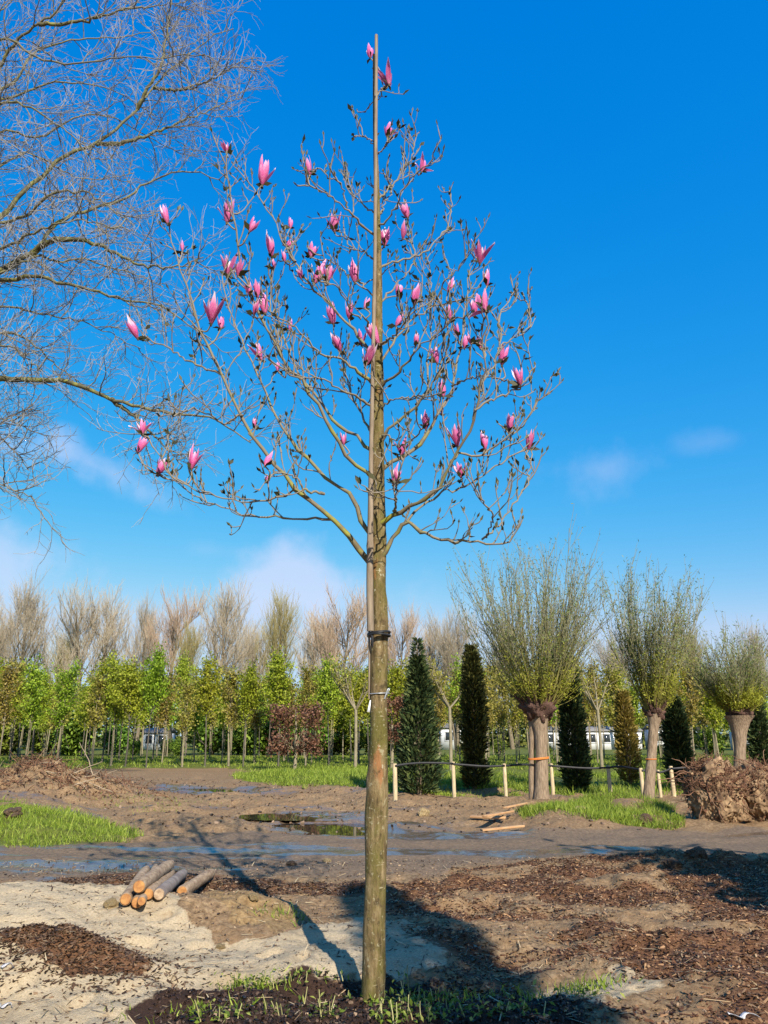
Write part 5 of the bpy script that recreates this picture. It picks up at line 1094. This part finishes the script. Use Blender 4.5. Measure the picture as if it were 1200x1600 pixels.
mb = MB(); n = 2600; p = RNG.normal(size=(n, 2)) * np.array([1.6, 1.1]) + G_DEB[:2]; c = np.c_[p, height(p[:, 0], p[:, 1]) + .01]; leaves(mb, c, rnd_unit(n), norm(rnd_unit(n) + np.array([0, 0, 1])), .03 + .07 * RNG.random(n), .03 + .04 * RNG.random(n), bend=.2); mb.obj('clods', M_CHIPD, hp_)

# ------------------------------------------------------------------ grass
M_GR = m_leaf('grass_blade', (0.09, 0.13, 0.014), (0.21, 0.29, 0.025), (0.40, 0.45, 0.08), trans=0.3)
def grass(name, pts, hlo, hhi, w, label, material=None):
    n = len(pts); z = height(pts[:, 0], pts[:, 1]); c = np.c_[pts, z - .01]; d = norm(np.stack([RNG.normal(size=n) * .45, RNG.normal(size=n) * .45, np.ones(n)], 1)); s = norm(np.cross(d, rnd_unit(n))); h_ = (hlo + (hhi - hlo) * RNG.random(n) ** 1.5)[:, None]
    bend = norm(d + np.stack([RNG.normal(size=n) * .5, RNG.normal(size=n) * .5, np.zeros(n)], 1)); w2 = w * (.6 + .8 * RNG.random(n))[:, None]
    m_ = c + d * h_ * .55; tp = m_ + bend * h_ * .5; V = np.stack([c - s * w2, c + s * w2, m_ + s * w2 * .8, m_ - s * w2 * .8, tp + s * w2 * .1, tp - s * w2 * .1], 1); f0 = np.array([[0, 1, 2, 3], [3, 2, 4, 5]]); mb = MB(); mb.add(V, (np.arange(n)[:, None, None] * 6 + f0).reshape(-1, 4), np.repeat(RNG.random(n), 6))
    return tag(mb.obj(name, material or M_GR), label, 'grass', kind='stuff')
patchy = lambda k, t_: (lambda p: view(p, 3, 80, .75) & (fbm(p[:, 0] * k, p[:, 1] * k, 77, 3) > t_ + .25 * (RNG.random(len(p)) - .5)))
GL2 = PX((-300, 1285), (0, 1292), (100, 1280), (160, 1284), (212, 1300), (205, 1316), (100, 1322), (0, 1330), (-300, 1340))
grass('grass', np.concatenate([scatter_in(GL2, 14000, patchy(.5, -.3)), scatter_in(GR_LEFT, 3500, patchy(.6, .10))]), .04, .17, .005, 'bright green tall grass on the left bank by the mud road')
grass('grass', scatter_in(GR_RIGHT, 16000, patchy(.6, -.25)), .05, .20, .005, 'bright green grass patch in front of the large willow')
GF_near = PX((600, 1215), (1300, 1215), (1300, 1240), (880, 1244), (700, 1239), (600, 1238))
grass('grass', scatter_in(GF_near, 24000, patchy(.3, -.25)), .08, .28, .009, 'green grass growing under the posts and conifers')
grass('grass', scatter_in(PX((600, 1231), (810, 1235), (815, 1247), (700, 1244), (600, 1242)), 5000, patchy(.5, -.2)), .05, .18, .008, 'short grass edge between the bare mud and the posts')
GF_mid = PX((355, 1214), (420, 1207), (480, 1205), (575, 1204), (575, 1232), (470, 1229), (380, 1222))
grass('grass', scatter_in(GF_mid, 12000, patchy(.3, -.5)), .08, .26, .010, 'green grass island around the red leaved tree')
GF_far = [(-32, 37), (20, 37), (45, 44), (50, 62), (-45, 62), (-38, 40)]
grass('grass', scatter_in(GF_far, 42000, lambda p: sdist(p[:, 0], p[:, 1], GR_FAR) > -.2), .07, .22, .016, 'grass strip running below the green nursery trees')
# thin weeds dotted over the mud behind the bank and the earth mound
grass('weeds', np.concatenate([RNG.normal(size=(500, 2)) * np.array([.9, .5]) + G(210, 1255), RNG.normal(size=(150, 2)) * np.array([.3, .2]) + G(245, 1268), RNG.normal(size=(160, 2)) * np.array([.12, .08]) + G(915, 1555), RNG.normal(size=(90, 2)) * np.array([.1, .07]) + G(440, 1455), RNG.normal(size=(140, 2)) * np.array([.16, .06]) + G(400, 1538), RNG.normal(size=(260, 2)) * np.array([.35, .10]) + G(740, 1560), RNG.normal(size=(90, 2)) * np.array([.25, .08]) + G(330, 1592)]),
      .03, .11, .0035, 'thin weeds sprouting in small tufts on bare soil')
# weed plants and cut stalks at the foot of the magnolia
M_WEED = m_leaf('weed_leaf', (0.08, 0.13, 0.015), (0.20, 0.26, 0.03), (0.38, 0.38, 0.10), trans=0.35); M_STK = m_plain('dry_stalk', (0.26, 0.24, 0.08), (0.46, 0.42, 0.2), rough=0.8)
def weed(label, px, py, hgt, nst, nleaf, spread=.06):
    c = Gz(px, py, .0); z = hz(*c); r = thing('weed_plant', label, 'weed', (c[0], c[1], z), 0, 'weeds at the magnolia foot'); P = grow(RNG.normal(size=(nst, 3)) * np.array([spread, spread * .6, 0]), norm(rnd_unit(nst) * np.array([.35, .35, 0]) + np.array([0, 0, 1])), hgt * (.6 + .5 * RNG.random(nst)), 7, .07); 
    for q in P: mb = MB(); tubes(mb, q[None], taper(1, 7, .0038, .0026), 5); mb.obj('stalk', M_STK, r, True)
    if nleaf:
        S = P[RNG.integers(nst, size=nleaf), RNG.integers(0, 5, size=nleaf)] + RNG.normal(size=(nleaf, 3)) * np.array([spread * .7, spread * .5, .004]); S[:, 2] = np.abs(S[:, 2]); mb = MB(); leaves(mb, S, norm(rnd_unit(nleaf) * np.array([1, 1, .4]) + np.array([0, 0, .35])), norm(rnd_unit(nleaf) * .5 + np.array([0, 0, 1])), .02 + .03 * RNG.random(nleaf), .012 + .014 * RNG.random(nleaf), bend=.12); mb.obj('leaves', M_WEED, r)
for a_ in [('pair of tall pale stalks just right of the magnolia trunk', 614, 1553, .20, 2, 8), ('low leafy weed right of the trunk foot', 640, 1578, .08, 7, 90, .10), ('yellow green weed clump at the right of the trunk', 665, 1592, .09, 8, 110, .12), ('single curved dry stalk left of the trunk', 488, 1572, .14, 1, 3), ('leafy weed with thin stalks at the left of the trunk', 520, 1590, .14, 5, 50), ('cut pale stalks in the peat', 450, 1592, .13, 4, 16), ('weed tuft at the left end of the peat', 345, 1594, .12, 4, 60, .08), ('small weed hugging the trunk foot', 568, 1562, .05, 3, 40), ('green weed in the shade right of the peat', 720, 1580, .07, 6, 110, .12), ('dark green weed farther right in the shade', 790, 1585, .07, 5, 90, .10), ('bushy yellow weed on the sand edge', 402, 1542, .09, 9, 130, .10), ('dry tuft between the sand and the trunk', 500, 1532, .08, 7, 60, .08), ('weed at the bottom edge below the trunk', 600, 1596, .12, 5, 60), ('sprout beside the bent stalk', 680, 1566, .08, 3, 30), ('yellow green tuft on the mulch at the lower right', 912, 1560, .08, 7, 70, .09)]: weed(*a_)
# scraps of plastic
M_SCR = m_plain('white_film', (0.42, 0.40, 0.39), (0.62, 0.58, 0.56), rough=0.35)
for (px, py, L, lab) in [(8, 1512, .12, 'crumpled white plastic scrap on the sand at the left edge'), (1163, 1591, .16, 'pinkish white strip of plastic in the mulch at the bottom right'), (12, 1543, .10, 'thin white plastic string below the crumpled scrap')]:
    c = Gz(px, py, .0); z = hz(*c) + .012; mb = MB(); k_ = 16; s = np.linspace(-.5, .5, k_); P = np.stack([c[0] + s * L, c[1] + .02 * np.sin(s * 9), z + .005 * np.sin(s * 9) + .006], 1); sd_ = np.stack([.006 * np.sin(s * 12), np.full(k_, .014 if px > 100 else .008), .008 * np.cos(s * 10)], 1); nn_ = np.array([0, 0, .002])
    V = np.stack([P - sd_, P + sd_, P + sd_ + nn_, P - sd_ + nn_], 1); ii = np.arange(k_ * 4).reshape(k_, 4); jj = np.roll(ii, -1, 1); mb.add(V, np.concatenate([np.stack([ii[:-1], jj[:-1], jj[1:], ii[1:]], -1).reshape(-1, 4), ii[:1], ii[-1:, ::-1]])); tag(mb.obj('plastic_scrap', M_SCR, None, True), lab, 'plastic scrap')
